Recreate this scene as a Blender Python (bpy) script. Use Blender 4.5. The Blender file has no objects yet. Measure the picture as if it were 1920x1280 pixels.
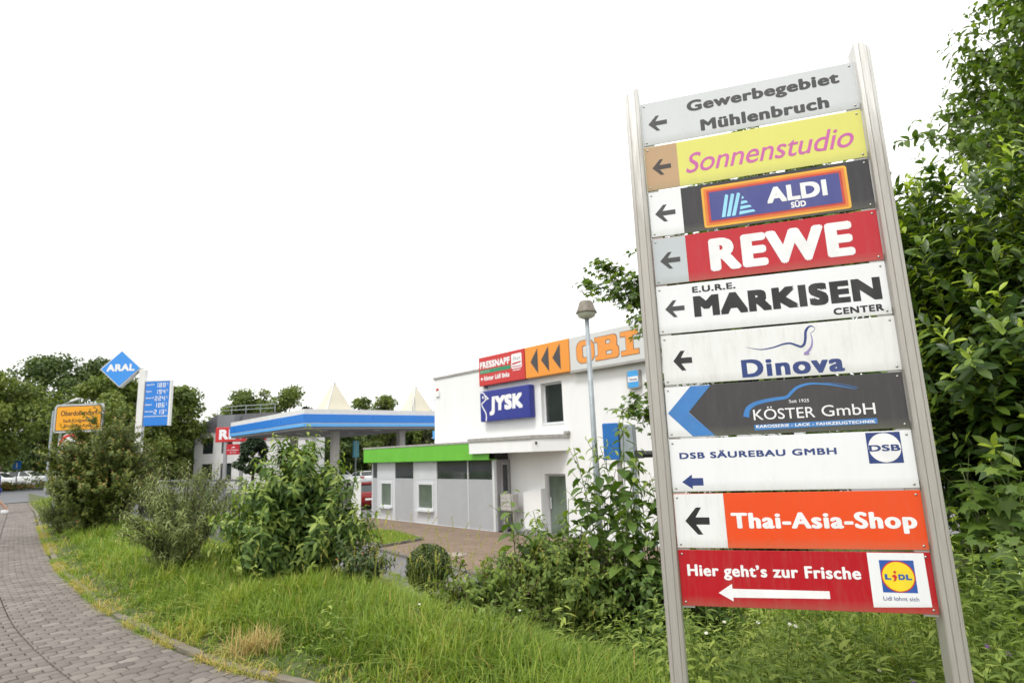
import bpy, math, random
import numpy as np
from mathutils import Vector, Matrix

# ------------------------------------------------------------------ camera, sky, sun, exposure
S = bpy.context.scene
COL = S.collection
PITCH, ROLL, FPX = 0.182278, -0.0383081, 1115.26
cp, sp, cr, sr = math.cos(PITCH), math.sin(PITCH), math.cos(ROLL), math.sin(ROLL)
fwd = Vector((0, cp, sp)); up0 = Vector((0, -sp, cp)); rt0 = Vector((1, 0, 0))
rt = cr * rt0 + sr * up0; up = -sr * rt0 + cr * up0
cam = bpy.data.cameras.new('camera'); camo = bpy.data.objects.new('camera', cam); COL.objects.link(camo)
M4 = Matrix((rt, up, -fwd)).transposed().to_4x4(); M4.translation = Vector((0, 0, 1.6))
camo.matrix_world = M4
cam.sensor_width = 36; cam.lens = 36 * FPX / 1920
cam.clip_start = 0.05; cam.clip_end = 2000
cam.dof.use_dof = True; cam.dof.focus_distance = 3.3; cam.dof.aperture_fstop = 3.5
S.camera = camo

SUN_AZ, SUN_EL = math.radians(218), math.radians(56)      # azimuth from +Y clockwise: over the photographer's left shoulder
w = bpy.data.worlds.new('World'); S.world = w; w.use_nodes = True
nt = w.node_tree; nt.nodes.clear()
sky = nt.nodes.new('ShaderNodeTexSky'); sky.sky_type = 'NISHITA'; sky.sun_disc = False
sky.sun_elevation = SUN_EL; sky.sun_rotation = SUN_AZ; sky.air_density = 1.0; sky.dust_density = 6.0
mx = nt.nodes.new('ShaderNodeMix'); mx.data_type = 'RGBA'; mx.inputs[0].default_value = 0.9   # closed cloud cover
mx.inputs[7].default_value = (12.4, 12.4, 12.2, 1)
bg = nt.nodes.new('ShaderNodeBackground'); bg.inputs[1].default_value = 0.1
wo = nt.nodes.new('ShaderNodeOutputWorld')
nt.links.new(sky.outputs[0], mx.inputs[6]); nt.links.new(mx.outputs[2], bg.inputs[0]); nt.links.new(bg.outputs[0], wo.inputs[0])
sl = bpy.data.lights.new('sun', 'SUN'); sl.energy = 1.5; sl.angle = math.radians(14); sl.color = (1, .97, .92)
so = bpy.data.objects.new('sun', sl); COL.objects.link(so)
sd = Vector((math.sin(SUN_AZ) * math.cos(SUN_EL), math.cos(SUN_AZ) * math.cos(SUN_EL), math.sin(SUN_EL)))
so.rotation_euler = (-sd).to_track_quat('-Z', 'Y').to_euler()
S.view_settings.view_transform = 'Standard'; S.view_settings.look = 'None'; S.view_settings.gamma = 1
S.view_settings.exposure = 0.42

# ------------------------------------------------------------------ materials
MATS = {}
def N(nt, t, **k):
    n = nt.nodes.new(t)
    for a, v in k.items(): setattr(n, a, v)
    return n
def new_mat(name):
    m = bpy.data.materials.new(name); m.use_nodes = True
    return m, m.node_tree, m.node_tree.nodes['Principled BSDF']
def mixrgb(nt, fac, a, b, mode='MIX'):
    n = nt.nodes.new('ShaderNodeMix'); n.data_type = 'RGBA'; n.blend_type = mode
    for i, v in ((0, fac), (6, a), (7, b)):
        if isinstance(v, bpy.types.NodeSocket): nt.links.new(v, n.inputs[i])
        elif i == 0: n.inputs[i].default_value = v
        else: n.inputs[i].default_value = (*v[:3], 1)
    return n.outputs[2]
def ramp(nt, src, stops):
    n = nt.nodes.new('ShaderNodeValToRGB'); e = n.color_ramp.elements
    while len(e) < len(stops): e.new(.5)
    for el, (p, c) in zip(e, stops):
        el.position = p; el.color = (*c, 1) if len(c) == 3 else c
    nt.links.new(src, n.inputs[0]); return n.outputs[0]
def noise(nt, scale, detail=4, stretch=None, rough=.6):
    tc = nt.nodes.new('ShaderNodeTexCoord'); n = nt.nodes.new('ShaderNodeTexNoise')
    n.inputs['Scale'].default_value = scale; n.inputs['Detail'].default_value = detail; n.inputs['Roughness'].default_value = rough
    if stretch:
        mp = nt.nodes.new('ShaderNodeMapping'); mp.inputs['Scale'].default_value = stretch
        nt.links.new(tc.outputs['Object'], mp.inputs[0]); nt.links.new(mp.outputs[0], n.inputs[0])
    else: nt.links.new(tc.outputs['Object'], n.inputs[0])
    return n.outputs['Fac']
def mat(name, col, rough=.5, metal=0, var=.12, scale=6, dirt=0, dirt_col=(.16, .14, .1), dscale=3, stretch=None, bump=0, bscale=60, spec=.5):
    if name in MATS: return MATS[name]
    m, nt, p = new_mat(name)
    dark = tuple(c * (1 - var) for c in col); lite = tuple(min(1, c * (1 + var * .6)) for c in col)
    c = ramp(nt, noise(nt, scale, 5, stretch), [(.3, dark), (.7, lite)])
    if dirt:
        f = ramp(nt, noise(nt, dscale, 8, stretch or (1, 1, .35), .7), [(.45, (0, 0, 0)), (.75, (dirt, dirt, dirt))])
        c = mixrgb(nt, f, c, dirt_col)
    nt.links.new(c, p.inputs['Base Color'])
    r = ramp(nt, noise(nt, scale * 2.3, 4), [(.3, (max(0, rough - .1),) * 3), (.7, (min(1, rough + .1),) * 3)])
    nt.links.new(r, p.inputs['Roughness']); p.inputs['Metallic'].default_value = metal; p.inputs['Specular IOR Level'].default_value = spec
    if bump:
        b = nt.nodes.new('ShaderNodeBump'); b.inputs['Strength'].default_value = bump; b.inputs['Distance'].default_value = .01
        nt.links.new(noise(nt, bscale, 6), b.inputs['Height']); nt.links.new(b.outputs[0], p.inputs['Normal'])
    MATS[name] = m; return m
def leaf_mat(name, stops, rough=.5, trans=.35, spec=.35, tcol=(1.25, 1.35, .5)):
    """leaf colours run over the per-leaf attribute 'tint': old leaf to young growth"""
    m, nt, p = new_mat(name)
    at = nt.nodes.new('ShaderNodeAttribute'); at.attribute_name = 'tint'
    c = ramp(nt, at.outputs['Fac'], [(q, tuple(min(.6, v * g) for v, g in zip(k, (1.72, 1.56, 1.42)))) for q, k in stops])
    nt.links.new(c, p.inputs['Base Color']); p.inputs['Roughness'].default_value = rough; p.inputs['Specular IOR Level'].default_value = spec
    if trans:
        t = nt.nodes.new('ShaderNodeBsdfTranslucent'); nt.links.new(mixrgb(nt, 1.0, c, tcol, 'MULTIPLY'), t.inputs[0])
        ms = nt.nodes.new('ShaderNodeMixShader'); ms.inputs[0].default_value = trans
        nt.links.new(p.outputs[0], ms.inputs[1]); nt.links.new(t.outputs[0], ms.inputs[2])
        nt.links.new(ms.outputs[0], nt.nodes['Material Output'].inputs[0])
    return m
def glass_mat(name, col, rough=.05):
    m, nt, p = new_mat(name)
    c = ramp(nt, noise(nt, .8, 2), [(.35, tuple(v * .6 for v in col)), (.65, col)])
    nt.links.new(c, p.inputs['Base Color']); p.inputs['Roughness'].default_value = rough; p.inputs['Specular IOR Level'].default_value = .8
    return m

# ------------------------------------------------------------------ mesh helpers
class MB:
    def __init__(s): s.v = []; s.f = []; s.m = []
    def add(s, vs, fs, m=0, T=None):
        o = len(s.v)
        s.v += [tuple(T @ Vector(q)) for q in vs] if T is not None else [tuple(q) for q in vs]
        s.f += [tuple(i + o for i in f) for f in fs]; s.m += [m] * len(fs); return s
    def box(s, x0, x1, y0, y1, z0, z1, m=0, T=None):
        return s.add([(x0, y0, z0), (x1, y0, z0), (x1, y1, z0), (x0, y1, z0), (x0, y0, z1), (x1, y0, z1), (x1, y1, z1), (x0, y1, z1)],
                     [(0, 3, 2, 1), (4, 5, 6, 7), (0, 1, 5, 4), (1, 2, 6, 5), (2, 3, 7, 6), (3, 0, 4, 7)], m, T)
    def prism(s, poly, a, b, axis='y', m=0, T=None):
        """outline extruded from a to b; axis y: outline is (x,z), z: (x,y), x: (y,z)"""
        n = len(poly)
        g = {'y': lambda p, t: (p[0], t, p[1]), 'z': lambda p, t: (p[0], p[1], t), 'x': lambda p, t: (t, p[0], p[1])}[axis]
        vs = [g(p, a) for p in poly] + [g(p, b) for p in poly]
        fs = [tuple(range(n)), tuple(range(2 * n - 1, n - 1, -1))] + [(i, n + i, n + (i + 1) % n, (i + 1) % n) for i in range(n)]
        return s.add(vs, fs, m, T)
    def flat(s, poly, y, m=0, T=None):
        return s.add([(p[0], y, p[1]) for p in poly], [tuple(range(len(poly)))], m, T)
    def strip(s, ctr, wid, y, m=0):
        """a drawn stroke in the x,z plane: centre line with a width at each point"""
        c = np.array(ctr, float); t = np.gradient(c, axis=0); t /= np.linalg.norm(t, axis=1)[:, None] + 1e-9
        nn = np.stack([-t[:, 1], t[:, 0]], 1); h = np.array(wid, float)[:, None] / 2 if np.ndim(wid) else wid / 2
        a, b = c + nn * h, c - nn * h; k = len(c)
        return s.add([(p[0], y, p[1]) for p in a] + [(p[0], y, p[1]) for p in b], [(i, i + 1, k + i + 1, k + i) for i in range(k - 1)], m)
    def tube(s, pts, r, n=8, m=0, T=None, cap=True):
        pts = [Vector(p) for p in pts]; rs = r if hasattr(r, '__len__') else [r] * len(pts); vs = []; fs = []
        for i, p in enumerate(pts):
            t = (pts[min(i + 1, len(pts) - 1)] - pts[max(i - 1, 0)]).normalized()
            a = t.cross(Vector((0, 0, 1)) if abs(t.z) < .9 else Vector((1, 0, 0))).normalized(); b = t.cross(a)
            for k in range(n):
                an = 2 * math.pi * k / n; vs.append(p + rs[i] * (math.cos(an) * a + math.sin(an) * b))
        for i in range(len(pts) - 1):
            for k in range(n): fs.append((i * n + k, i * n + (k + 1) % n, (i + 1) * n + (k + 1) % n, (i + 1) * n + k))
        if cap: fs += [tuple(range(n - 1, -1, -1)), tuple(range((len(pts) - 1) * n, len(pts) * n))]
        return s.add(vs, fs, m, T)
    def lathe(s, prof, n=20, m=0, T=None):
        vs = [(r * math.cos(2 * math.pi * k / n), r * math.sin(2 * math.pi * k / n), z) for r, z in prof for k in range(n)]
        fs = [(i * n + k, i * n + (k + 1) % n, (i + 1) * n + (k + 1) % n, (i + 1) * n + k) for i in range(len(prof) - 1) for k in range(n)]
        return s.add(vs, fs, m, T)
    def build(s, name, mats, parent=None, label=None, loc=None, rotz=0, bevel=0, smooth=False, kind=None):
        me = bpy.data.meshes.new(name); me.from_pydata(s.v, [], s.f)
        for q in (mats if isinstance(mats, (list, tuple)) else [mats]): me.materials.append(q)
        if any(s.m): me.polygons.foreach_set('material_index', s.m)
        if smooth: me.polygons.foreach_set('use_smooth', [True] * len(s.f))
        o = bpy.data.objects.new(name, me); COL.objects.link(o)
        if parent: o.parent = parent
        if loc: o.location = loc
        o.rotation_euler.z = rotz
        if bevel:
            b = o.modifiers.new('bevel', 'BEVEL'); b.width = bevel; b.segments = 2; b.limit_method = 'ANGLE'
        if label: o['label'] = label
        if kind: o['kind'] = kind
        return o
def thing(name, label, cat, loc=(0, 0, 0), rotz=0, group=None):
    o = bpy.data.objects.new(name, None); COL.objects.link(o); o.empty_display_size = .2
    o.location = loc; o.rotation_euler.z = rotz; return tag(o, label, cat, group)
def tag(o, label, cat, group=None):
    o['label'] = label; o['category'] = cat
    if group: o['group'] = group
    return o
def circ(cx, cz, rx, rz=None, n=28, a0=0, a1=2 * math.pi):
    rz = rz or rx
    return [(cx + rx * math.cos(a0 + (a1 - a0) * i / n), cz + rz * math.sin(a0 + (a1 - a0) * i / n)) for i in range(n)]
def rrect(x0, x1, z0, z1, r, n=5):
    out = []
    for cx, cz, a in ((x1 - r, z1 - r, 0), (x0 + r, z1 - r, 90), (x0 + r, z0 + r, 180), (x1 - r, z0 + r, 270)):
        out += [(cx + r * math.cos(math.radians(a + 90 * i / n)), cz + r * math.sin(math.radians(a + 90 * i / n))) for i in range(n + 1)]
    return out
# lettering: the built-in font, thickened by laying shifted copies over one another (each 0.02 mm proud of the last)
TXT = {}
def glyphs(body, spacing):
    k = (body, spacing)
    if k not in TXT:
        c = bpy.data.curves.new('t', 'FONT'); c.body = body; c.size = 1; c.space_character = spacing; c.resolution_u = 4
        o = bpy.data.objects.new('t', c); COL.objects.link(o); bpy.context.view_layer.update()
        me = o.to_mesh(); v = np.array([q.co[:2] for q in me.vertices]); f = [tuple(p.vertices) for p in me.polygons]
        o.to_mesh_clear(); bpy.data.objects.remove(o); bpy.data.curves.remove(c); TXT[k] = (v, f)
    return TXT[k]
CAP = None
def text(mb, body, x0, x1, z0, z1, y, wt=0.0, m=0, shear=0, spacing=1.0, sharp=False, full=False, wy=None):
    """body fills x0..x1; the baseline sits on z0 and capitals reach z1 (full: the whole outline fills z0..z1). wt thickens, in em"""
    global CAP
    if CAP is None: CAP = glyphs('H', 1.0)[0][:, 1].max()
    v, f = glyphs(body, spacing); v = v.copy(); v[:, 0] += shear * v[:, 1]; wy = wt if wy is None else wy
    lo, hi = v[:, 0].min() - wt, v[:, 0].max() + wt
    b0, b1 = (v[:, 1].min() - wy, v[:, 1].max() + wy) if full else (-wy, CAP + wy)
    offs = [(0, 0)]
    if wt:
        if sharp: offs = [(a, b) for a in (-1, 0, 1) for b in (-1, 0, 1)]
        else: offs += [(math.cos(a), math.sin(a)) for a in np.arange(10) * math.pi / 5] + [(.5 * math.cos(a), .5 * math.sin(a)) for a in np.arange(5) * math.pi / 2.5]
    for i, (a, b) in enumerate(offs):
        X = x0 + (v[:, 0] + a * wt - lo) / (hi - lo) * (x1 - x0); Z = z0 + (v[:, 1] + b * wy - b0) / (b1 - b0) * (z1 - z0)
        mb.add([(p, y - i * 2e-5, q) for p, q in zip(X, Z)], f, m)
    return mb
# vegetation: numpy built meshes
def np_mesh(name, V, F, mats, tint=None, midx=None, parent=None, smooth=False, kind=None):
    """F: list of int arrays (n,3) / (n,4); tint per vertex; midx: material per F entry"""
    me = bpy.data.meshes.new(name); me.vertices.add(len(V)); me.vertices.foreach_set('co', np.asarray(V, np.float32).ravel())
    F = [np.asarray(q, np.int32) for q in F if len(q)]
    loops = np.concatenate([q.ravel() for q in F]); cnt = np.concatenate([np.full(len(q), q.shape[1], np.int32) for q in F])
    me.loops.add(len(loops)); me.loops.foreach_set('vertex_index', loops)
    me.polygons.add(len(cnt)); st = np.zeros(len(cnt), np.int32); st[1:] = np.cumsum(cnt)[:-1]
    me.polygons.foreach_set('loop_start', st)
    if midx is not None: me.polygons.foreach_set('material_index', np.concatenate([np.full(len(q), k, np.int32) for q, k in zip(F, midx)]))
    if smooth: me.polygons.foreach_set('use_smooth', np.ones(len(cnt), bool))
    if tint is not None: me.attributes.new('tint', 'FLOAT', 'POINT').data.foreach_set('value', np.asarray(tint, np.float32))
    for q in (mats if isinstance(mats, (list, tuple)) else [mats]): me.materials.append(q)
    me.update(calc_edges=True)
    o = bpy.data.objects.new(name, me); COL.objects.link(o)
    if parent: o.parent = parent
    if kind: o['kind'] = kind
    return o
def tmpl_leaf(asp, droop=.25, fold=.35, wid=(.62, 1.0, .7), ts=(.22, .5, .78)):
    """folded, drooping leaf: length along y, width asp, 11 points"""
    v = [(0, 0, 0)]; f3 = []; f4 = []
    for t, q in zip(ts, wid):
        h = asp * q / 2; z = -droop * t * t
        v += [(-h, t, z + fold * h), (0, t, z), (h, t, z + fold * h)]
    v.append((0, 1, -droop))
    f3 += [(0, 2, 1), (0, 3, 2), (7, 8, 10), (8, 9, 10)]
    for r in (1, 4): f4 += [(r, r + 1, r + 4, r + 3), (r + 1, r + 2, r + 5, r + 4)]
    return np.array(v), np.array(f3), np.array(f4)
def tmpl_diamond(asp, fold=.3):
    h = asp / 2
    return np.array([(0, 0, 0), (-h, .45, fold * h), (0, 1, -.1), (h, .45, fold * h)]), np.array([(0, 2, 1), (0, 3, 2)]), np.zeros((0, 4), int)
def tmpl_maple():
    a = [(0, 0), (-.12, .12), (-.42, .08), (-.3, .25), (-.6, .5), (-.33, .52), (-.3, .62), (-.13, .6), (0, 1), (.13, .6), (.3, .62), (.33, .52), (.6, .5), (.3, .25), (.42, .08), (.12, .12)]
    v = [(0, .35, .04)] + [(x, y, -.12 * (x * x + max(0, y - .35) ** 2) * 2) for x, y in a]
    n = len(a)
    return np.array(v), np.array([(0, 1 + (i + 1) % n, 1 + i) for i in range(n)]), np.zeros((0, 4), int)
def unit(a): return a / (np.linalg.norm(a, axis=-1, keepdims=True) + 1e-9)
class Leaves:
    def __init__(s): s.V = []; s.F3 = []; s.F4 = []; s.T = []; s.n = 0
    def add(s, tm, P, D, Nn, L, tint):
        tv, f3, f4 = tm; k = len(P)
        if not k: return s
        Y = unit(np.asarray(D, float)); X = unit(np.cross(Y, Nn)); Z = np.cross(X, Y); L = np.broadcast_to(np.asarray(L, float), (k,))
        V = P[:, None, :] + L[:, None, None] * (tv[None, :, 0:1] * X[:, None] + tv[None, :, 1:2] * Y[:, None] + tv[None, :, 2:3] * Z[:, None])
        off = s.n + np.arange(k) * len(tv)
        if len(f3): s.F3.append((f3[None] + off[:, None, None]).reshape(-1, 3))
        if len(f4): s.F4.append((f4[None] + off[:, None, None]).reshape(-1, 4))
        s.V.append(V.reshape(-1, 3)); s.T.append(np.repeat(np.broadcast_to(tint, (k,)), len(tv))); s.n += k * len(tv); return s
    def build(s, name, m, parent=None, **k):
        F = ([np.concatenate(s.F3)] if s.F3 else []) + ([np.concatenate(s.F4)] if s.F4 else [])
        return np_mesh(name, np.concatenate(s.V), F, m, np.concatenate(s.T), parent=parent, **k)
class Stems:
    """many thin tapering tubes in one mesh"""
    def __init__(s, n=5): s.V = []; s.F = []; s.k = 0; s.n = n
    def add(s, pts, r0, r1):
        P = np.asarray(pts, float); m = len(P); t = unit(np.gradient(P, axis=0)); ref = np.array([.31, .95, .05]); ref2 = np.array([.95, -.3, .1])
        a = np.cross(t, ref); bad = np.linalg.norm(a, axis=1) < .2; a[bad] = np.cross(t[bad], ref2); a = unit(a); b = np.cross(t, a)
        r = np.linspace(r0, r1, m)[:, None, None]; an = np.arange(s.n) * 2 * math.pi / s.n
        V = P[:, None] + r * (np.cos(an)[None, :, None] * a[:, None] + np.sin(an)[None, :, None] * b[:, None])
        i = np.arange(m - 1)[:, None] * s.n; k = np.arange(s.n)[None]; k2 = (k + 1) % s.n
        s.F.append((s.k + np.stack([i + k, i + k2, i + s.n + k2, i + s.n + k], -1)).reshape(-1, 4)); s.V.append(V.reshape(-1, 3)); s.k += m * s.n
    def build(s, name, m, parent=None):
        return np_mesh(name, np.concatenate(s.V), [np.concatenate(s.F)], m, parent=parent, smooth=True)
def bez(a, b, c, n=9):
    t = np.linspace(0, 1, n)[:, None]; a, b, c = map(np.asarray, (a, b, c)); return (1 - t) ** 2 * a + 2 * t * (1 - t) * b + t * t * c

# ------------------------------------------------------------------ setting: ground, pavement, lot, road
KERB = np.array([(2, -4), (1.4, -1.5), (1, 0), (.6, 1.2), (.3, 2.3), (-.1, 3.2), (-.65, 3.95), (-1.3, 4.46), (-1.65, 4.70), (-2.42, 5.17), (-3.42, 5.99), (-4.78, 7.26),
                 (-6.4, 8.97), (-7.76, 10.46), (-11.07, 14.42), (-15.39, 19.68), (-18.4, 23.35), (-24.5, 30.6), (-41, 51)], float)
PAVE = np.vstack([[(6.0, 1.0), (3.4, 2.1), (1.8, 2.8), (.3, 3.55)], KERB[7:-1]])
def catmull(P, n=10):
    Q = np.vstack([2 * P[0] - P[1], P, 2 * P[-1] - P[-2]]); out = []
    for i in range(1, len(Q) - 2):
        t = np.linspace(0, 1, n, endpoint=False)[:, None]; a, b, c, d = Q[i - 1], Q[i], Q[i + 1], Q[i + 2]
        out.append(.5 * (2 * b + (c - a) * t + (2 * a - 5 * b + 4 * c - d) * t ** 2 + (3 * b - a - 3 * c + d) * t ** 3))
    return np.vstack(out + [P[-1:]])
KC = catmull(KERB)
def kerb_dist(XY):
    """signed distance to the kerb, positive on the grass side"""
    XY = np.atleast_2d(XY); best = np.full(len(XY), 1e9); sg = np.zeros(len(XY))
    for a, b in zip(KC[:-1], KC[1:]):
        d = b - a; t = np.clip(((XY - a) @ d) / (d @ d), 0, 1); q = XY - a - t[:, None] * d; r = np.hypot(q[:, 0], q[:, 1])
        c = q[:, 0] * d[1] - q[:, 1] * d[0]; u = r < best; best[u] = r[u]; sg[u] = np.sign(c[u])
    return best * np.where(sg == 0, 1, sg)
def sm(x, a, b):
    t = np.clip((x - a) / (b - a), 0, 1); return t * t * (3 - 2 * t)
LOT = -1.4
def height(XY):
    XY = np.atleast_2d(np.asarray(XY, float)); x, y = XY[:, 0], XY[:, 1]; s = kerb_dist(XY)
    d1 = .743 * (x + 1.3) + .67 * (y - 4.5)
    drop = sm(d1, .9, 5.0) * (1 - sm(x, 1.2, 2.6) * (1 - sm(y, 9, 13)))
    far = sm(y, 27, 36) * sm(d1, -3, 2)
    z = np.where(s > 0, .02 + .06 * sm(s, 0, 1.6), -.045)
    z = z + .03 * np.sin(x * 1.7 + y) * np.sin(y * 1.3 - x * .6) * sm(s, .3, 2) * (1 - drop)
    return z * (1 - drop) + LOT * np.where(s > 0, drop, 0)
def hz(x, y): return float(height([(x, y)])[0])

ax = np.unique(np.round(np.concatenate([-np.geomspace(45, 600, 10), np.arange(-45, 8, .3), np.geomspace(8, 600, 16)]), 3))
ay = np.unique(np.round(np.concatenate([-np.geomspace(5, 300, 8), np.arange(-5, 60, .3), np.geomspace(60, 900, 16)]), 3))
gx, gy = np.meshgrid(ax, ay); GP = np.stack([gx.ravel(), gy.ravel()], 1); gzv = height(GP)
nx, ny = len(ax), len(ay); i = (np.arange(ny - 1)[:, None] * nx + np.arange(nx - 1)[None]).ravel()
m, ntr, p = new_mat('soil_and_short_grass')
c = ramp(ntr, noise(ntr, 1.7, 8), [(.3, (.05, .062, .018)), (.5, (.075, .10, .025)), (.7, (.11, .10, .045))])
ntr.links.new(c, p.inputs['Base Color']); p.inputs['Roughness'].default_value = .95
np_mesh('ground', np.column_stack([GP, gzv]), [np.stack([i, i + 1, i + nx + 1, i + nx], 1)], m, smooth=True, kind='structure')

# paving stones, laid in courses across the path
def pave_mat():
    m, nt, p = new_mat('concrete_pavers')
    at = nt.nodes.new('ShaderNodeAttribute'); at.attribute_name = 'tint'
    c = ramp(nt, at.outputs['Fac'], [(0, (.105, .09, .08)), (.5, (.18, .157, .14)), (1, (.27, .24, .212))])
    c = mixrgb(nt, ramp(nt, noise(nt, 1.1, 6), [(.35, (0, 0, 0)), (.75, (.55, .55, .55))]), c, (.15, .135, .12))
    c = mixrgb(nt, ramp(nt, noise(nt, 160, 3), [(.42, (0, 0, 0)), (.7, (.6, .6, .6))]), c, (.13, .115, .105))
    nt.links.new(c, p.inputs['Base Color']); p.inputs['Roughness'].default_value = .85
    b = nt.nodes.new('ShaderNodeBump'); b.inputs['Strength'].default_value = .35; b.inputs['Distance'].default_value = .004
    nt.links.new(noise(nt, 220, 4), b.inputs['Height']); nt.links.new(b.outputs[0], p.inputs['Normal']); return m
def build_pavement():
    rng = np.random.default_rng(3)
    C = catmull(PAVE, 12); seg = np.hypot(*np.diff(C, axis=0).T); al = np.concatenate([[0], np.cumsum(seg)])
    T = unit(np.gradient(C, axis=0)); ker = np.ones(15) / 15
    Tp = np.vstack([np.repeat(T[:1], 7, 0), T, np.repeat(T[-1:], 7, 0)]); T = unit(np.stack([np.convolve(Tp[:, k], ker, 'valid') for k in (0, 1)], 1))
    def pos(s, w):
        cx = np.interp(s, al, C[:, 0]); cy = np.interp(s, al, C[:, 1]); tx = np.interp(s, al, T[:, 0]); ty = np.interp(s, al, T[:, 1])
        l = np.hypot(tx, ty); return np.stack([cx - w * ty / l, cy + w * tx / l], -1)
    A, LW, PS = .0105, .165, .112
    V = []; F4 = []; FN = []; TI = []; k = 0; nrow = int(al[-1] / PS)
    def wave(w, r): return A * np.tanh(2.2 * np.sin(2 * math.pi * (w / LW + .5 * (r % 2))))
    for r in range(nrow):
        for fld, (wa, wb) in enumerate(((.06, .83), (.831, 6.2))):
            w0 = wa - (.0825 if r % 2 else 0)
            while w0 < wb - .01:
                a, b = max(w0, wa) + .0055, min(w0 + LW, wb) - .0055; w0 += LW
                if b - a < .012: continue
                sc = r * PS + (.06 if fld else 0)
                cxy = pos(np.array([sc + PS / 2]), np.array([(a + b) / 2]))[0]
                if cxy[1] < -1 or cxy[0] > 2.4: continue
                ws = np.linspace(a, b, 7); lo = sc + wave(ws, r) + .005; hi = sc + PS + wave(ws, r + 1) - .005
                ring = np.concatenate([np.stack([lo, ws], 1), np.stack([hi[::-1], ws[::-1]], 1)])
                ce = ring.mean(0); inn = ce + (ring - ce) * (1 - .0035 / np.maximum(np.abs(ring - ce).max(0), .03))
                dz = rng.normal(0, .0016); tl = rng.normal(0, .012, 2)
                p2 = pos(ring[:, 0], ring[:, 1]); p1 = pos(inn[:, 0], inn[:, 1]); n = len(ring)
                zt = dz + (p1 - p1.mean(0)) @ tl; 
                V += [np.column_stack([p1, zt]), np.column_stack([p2, zt - .0035]), np.column_stack([p2, np.full(n, -.05)])]
                idx = np.arange(n); j = (idx + 1) % n
                FN.append(k + idx); F4 += [np.stack([k + idx, k + n + idx, k + n + j, k + j], 1), np.stack([k + n + idx, k + 2 * n + idx, k + 2 * n + j, k + n + j], 1)]
                TI.append(np.full(3 * n, np.clip(rng.normal(.5, .2), 0, 1))); k += 3 * n
    V = np.concatenate(V)
    kd = kerb_dist(np.array([V[f].mean(0)[:2] for f in FN]))
    keep = kd < -.045
    FN = np.array(FN)[keep]; F4 = [q for i, q in enumerate(F4) if keep[i // 2]]
    np_mesh('pavement', V, [FN[:, ::1], np.concatenate(F4)], pave_mat(), np.concatenate(TI), kind='structure')
build_pavement()
# bed of sand and moss under the stones, edging stones along the grass
bed = mat('sand_bed', (.028, .024, .018), .95, var=.4, scale=5)
def ribbon(line, a, b, z):
    t = unit(np.gradient(line, axis=0)); nr = np.stack([t[:, 1], -t[:, 0]], 1); k = len(line)
    V = np.vstack([np.column_stack([line + nr * a, np.full(k, z)]), np.column_stack([line + nr * b, np.full(k, z)])]); i = np.arange(k - 1)
    return V, np.stack([i, i + 1, k + i + 1, k + i], 1)
V, F = ribbon(catmull(PAVE, 6), .0, -6.4, -.02); np_mesh('pavement_bed', V, [F], bed, kind='structure')
def build_kerb():
    rng = np.random.default_rng(5); seg = np.hypot(*np.diff(KC, axis=0).T); al = np.concatenate([[0], np.cumsum(seg)]); mb = MB(); s = 0
    while s < al[-1] - 27.5:
        ss = np.linspace(s + .006, s + .994, 5); c = np.stack([np.interp(ss, al, KC[:, 0]), np.interp(ss, al, KC[:, 1])], 1)
        t = unit(np.gradient(c, axis=0)); nr = np.stack([t[:, 1], -t[:, 0]], 1); zt = .02 + rng.normal(0, .006); sh = rng.normal(0, .006)
        a = c + nr * (-.03 + sh); b = c + nr * (.05 + sh)
        for q in range(4):
            vs = [(*a[q], -.1), (*a[q + 1], -.1), (*b[q + 1], -.1), (*b[q], -.1), (*a[q], zt), (*a[q + 1], zt), (*b[q + 1], zt), (*b[q], zt)]
            mb.add(vs, [(4, 7, 6, 5), (0, 1, 5, 4), (2, 3, 7, 6)] + ([(3, 0, 4, 7)] if q == 0 else []) + ([(1, 2, 6, 5)] if q == 3 else []))
        s += 1
    mb.build('kerb', mat('edging_concrete', (.19, .165, .13), .9, var=.3, scale=9, dirt=.8, dirt_col=(.13, .13, .07), dscale=6, bump=.4), kind='structure')
build_kerb()
asph = mat('lot_asphalt', (.16, .155, .16), .9, var=.2, scale=1.2, bump=.2, bscale=150)
road_m = mat('road_asphalt', (.13, .135, .145), .88, var=.15, scale=.8, bump=.2, bscale=120)
redp = mat('reddish_paving', (.22, .155, .115), .9, var=.25, scale=3, dirt=.6, dirt_col=(.12, .095, .06), dscale=.6, stretch=(1, 1, 1))
bD = np.array([-.668389, .743812]); bB = np.array([.743812, .668389]); W0 = np.array([-.254, 23.877])
def sheet(name, poly, z, m):
    mb = MB(); mb.add([(x, y, z) for x, y in poly], [tuple(range(len(poly)))]); o = mb.build(name, m, kind='structure'); return o
def bpt(t, off): q = W0 + bD * t - bB * off; return (float(q[0]), float(q[1]))
sheet('parking_lot', [(-1.9, 11.4), (9, 3.6), (60, 20), (60, 130), (-60, 130), (-45, 66), (-23, 36), (-12.5, 23.2)], LOT + .006, asph)
pk = [(-5.9, 22.1), (-5.14, 21.05), (-3.25, 18.49), (-1.46, 16.09), (-.67, 15.1), (2.6, 11.2)]
sheet('forecourt_paving', pk + [bpt(-14, .02), bpt(0, .85), bpt(9.6, .85), (-8.4, 27.0)], LOT + .05, redp)
mb = MB()
kl = np.array([(-8.6, 26.0)] + pk)
for a, b in zip(kl[:-1], kl[1:]):
    L = np.linalg.norm(b - a); ang = math.atan2(*(b - a)[::-1]); T = Matrix.Translation((*a, 0)) @ Matrix.Rotation(ang, 4, 'Z'); n = max(1, int(L))
    for q in range(n): mb.box(L * q / n + .005, L * (q + 1) / n - .005, -.14, -.002, LOT - .1, LOT + .09, T=T)
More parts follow.
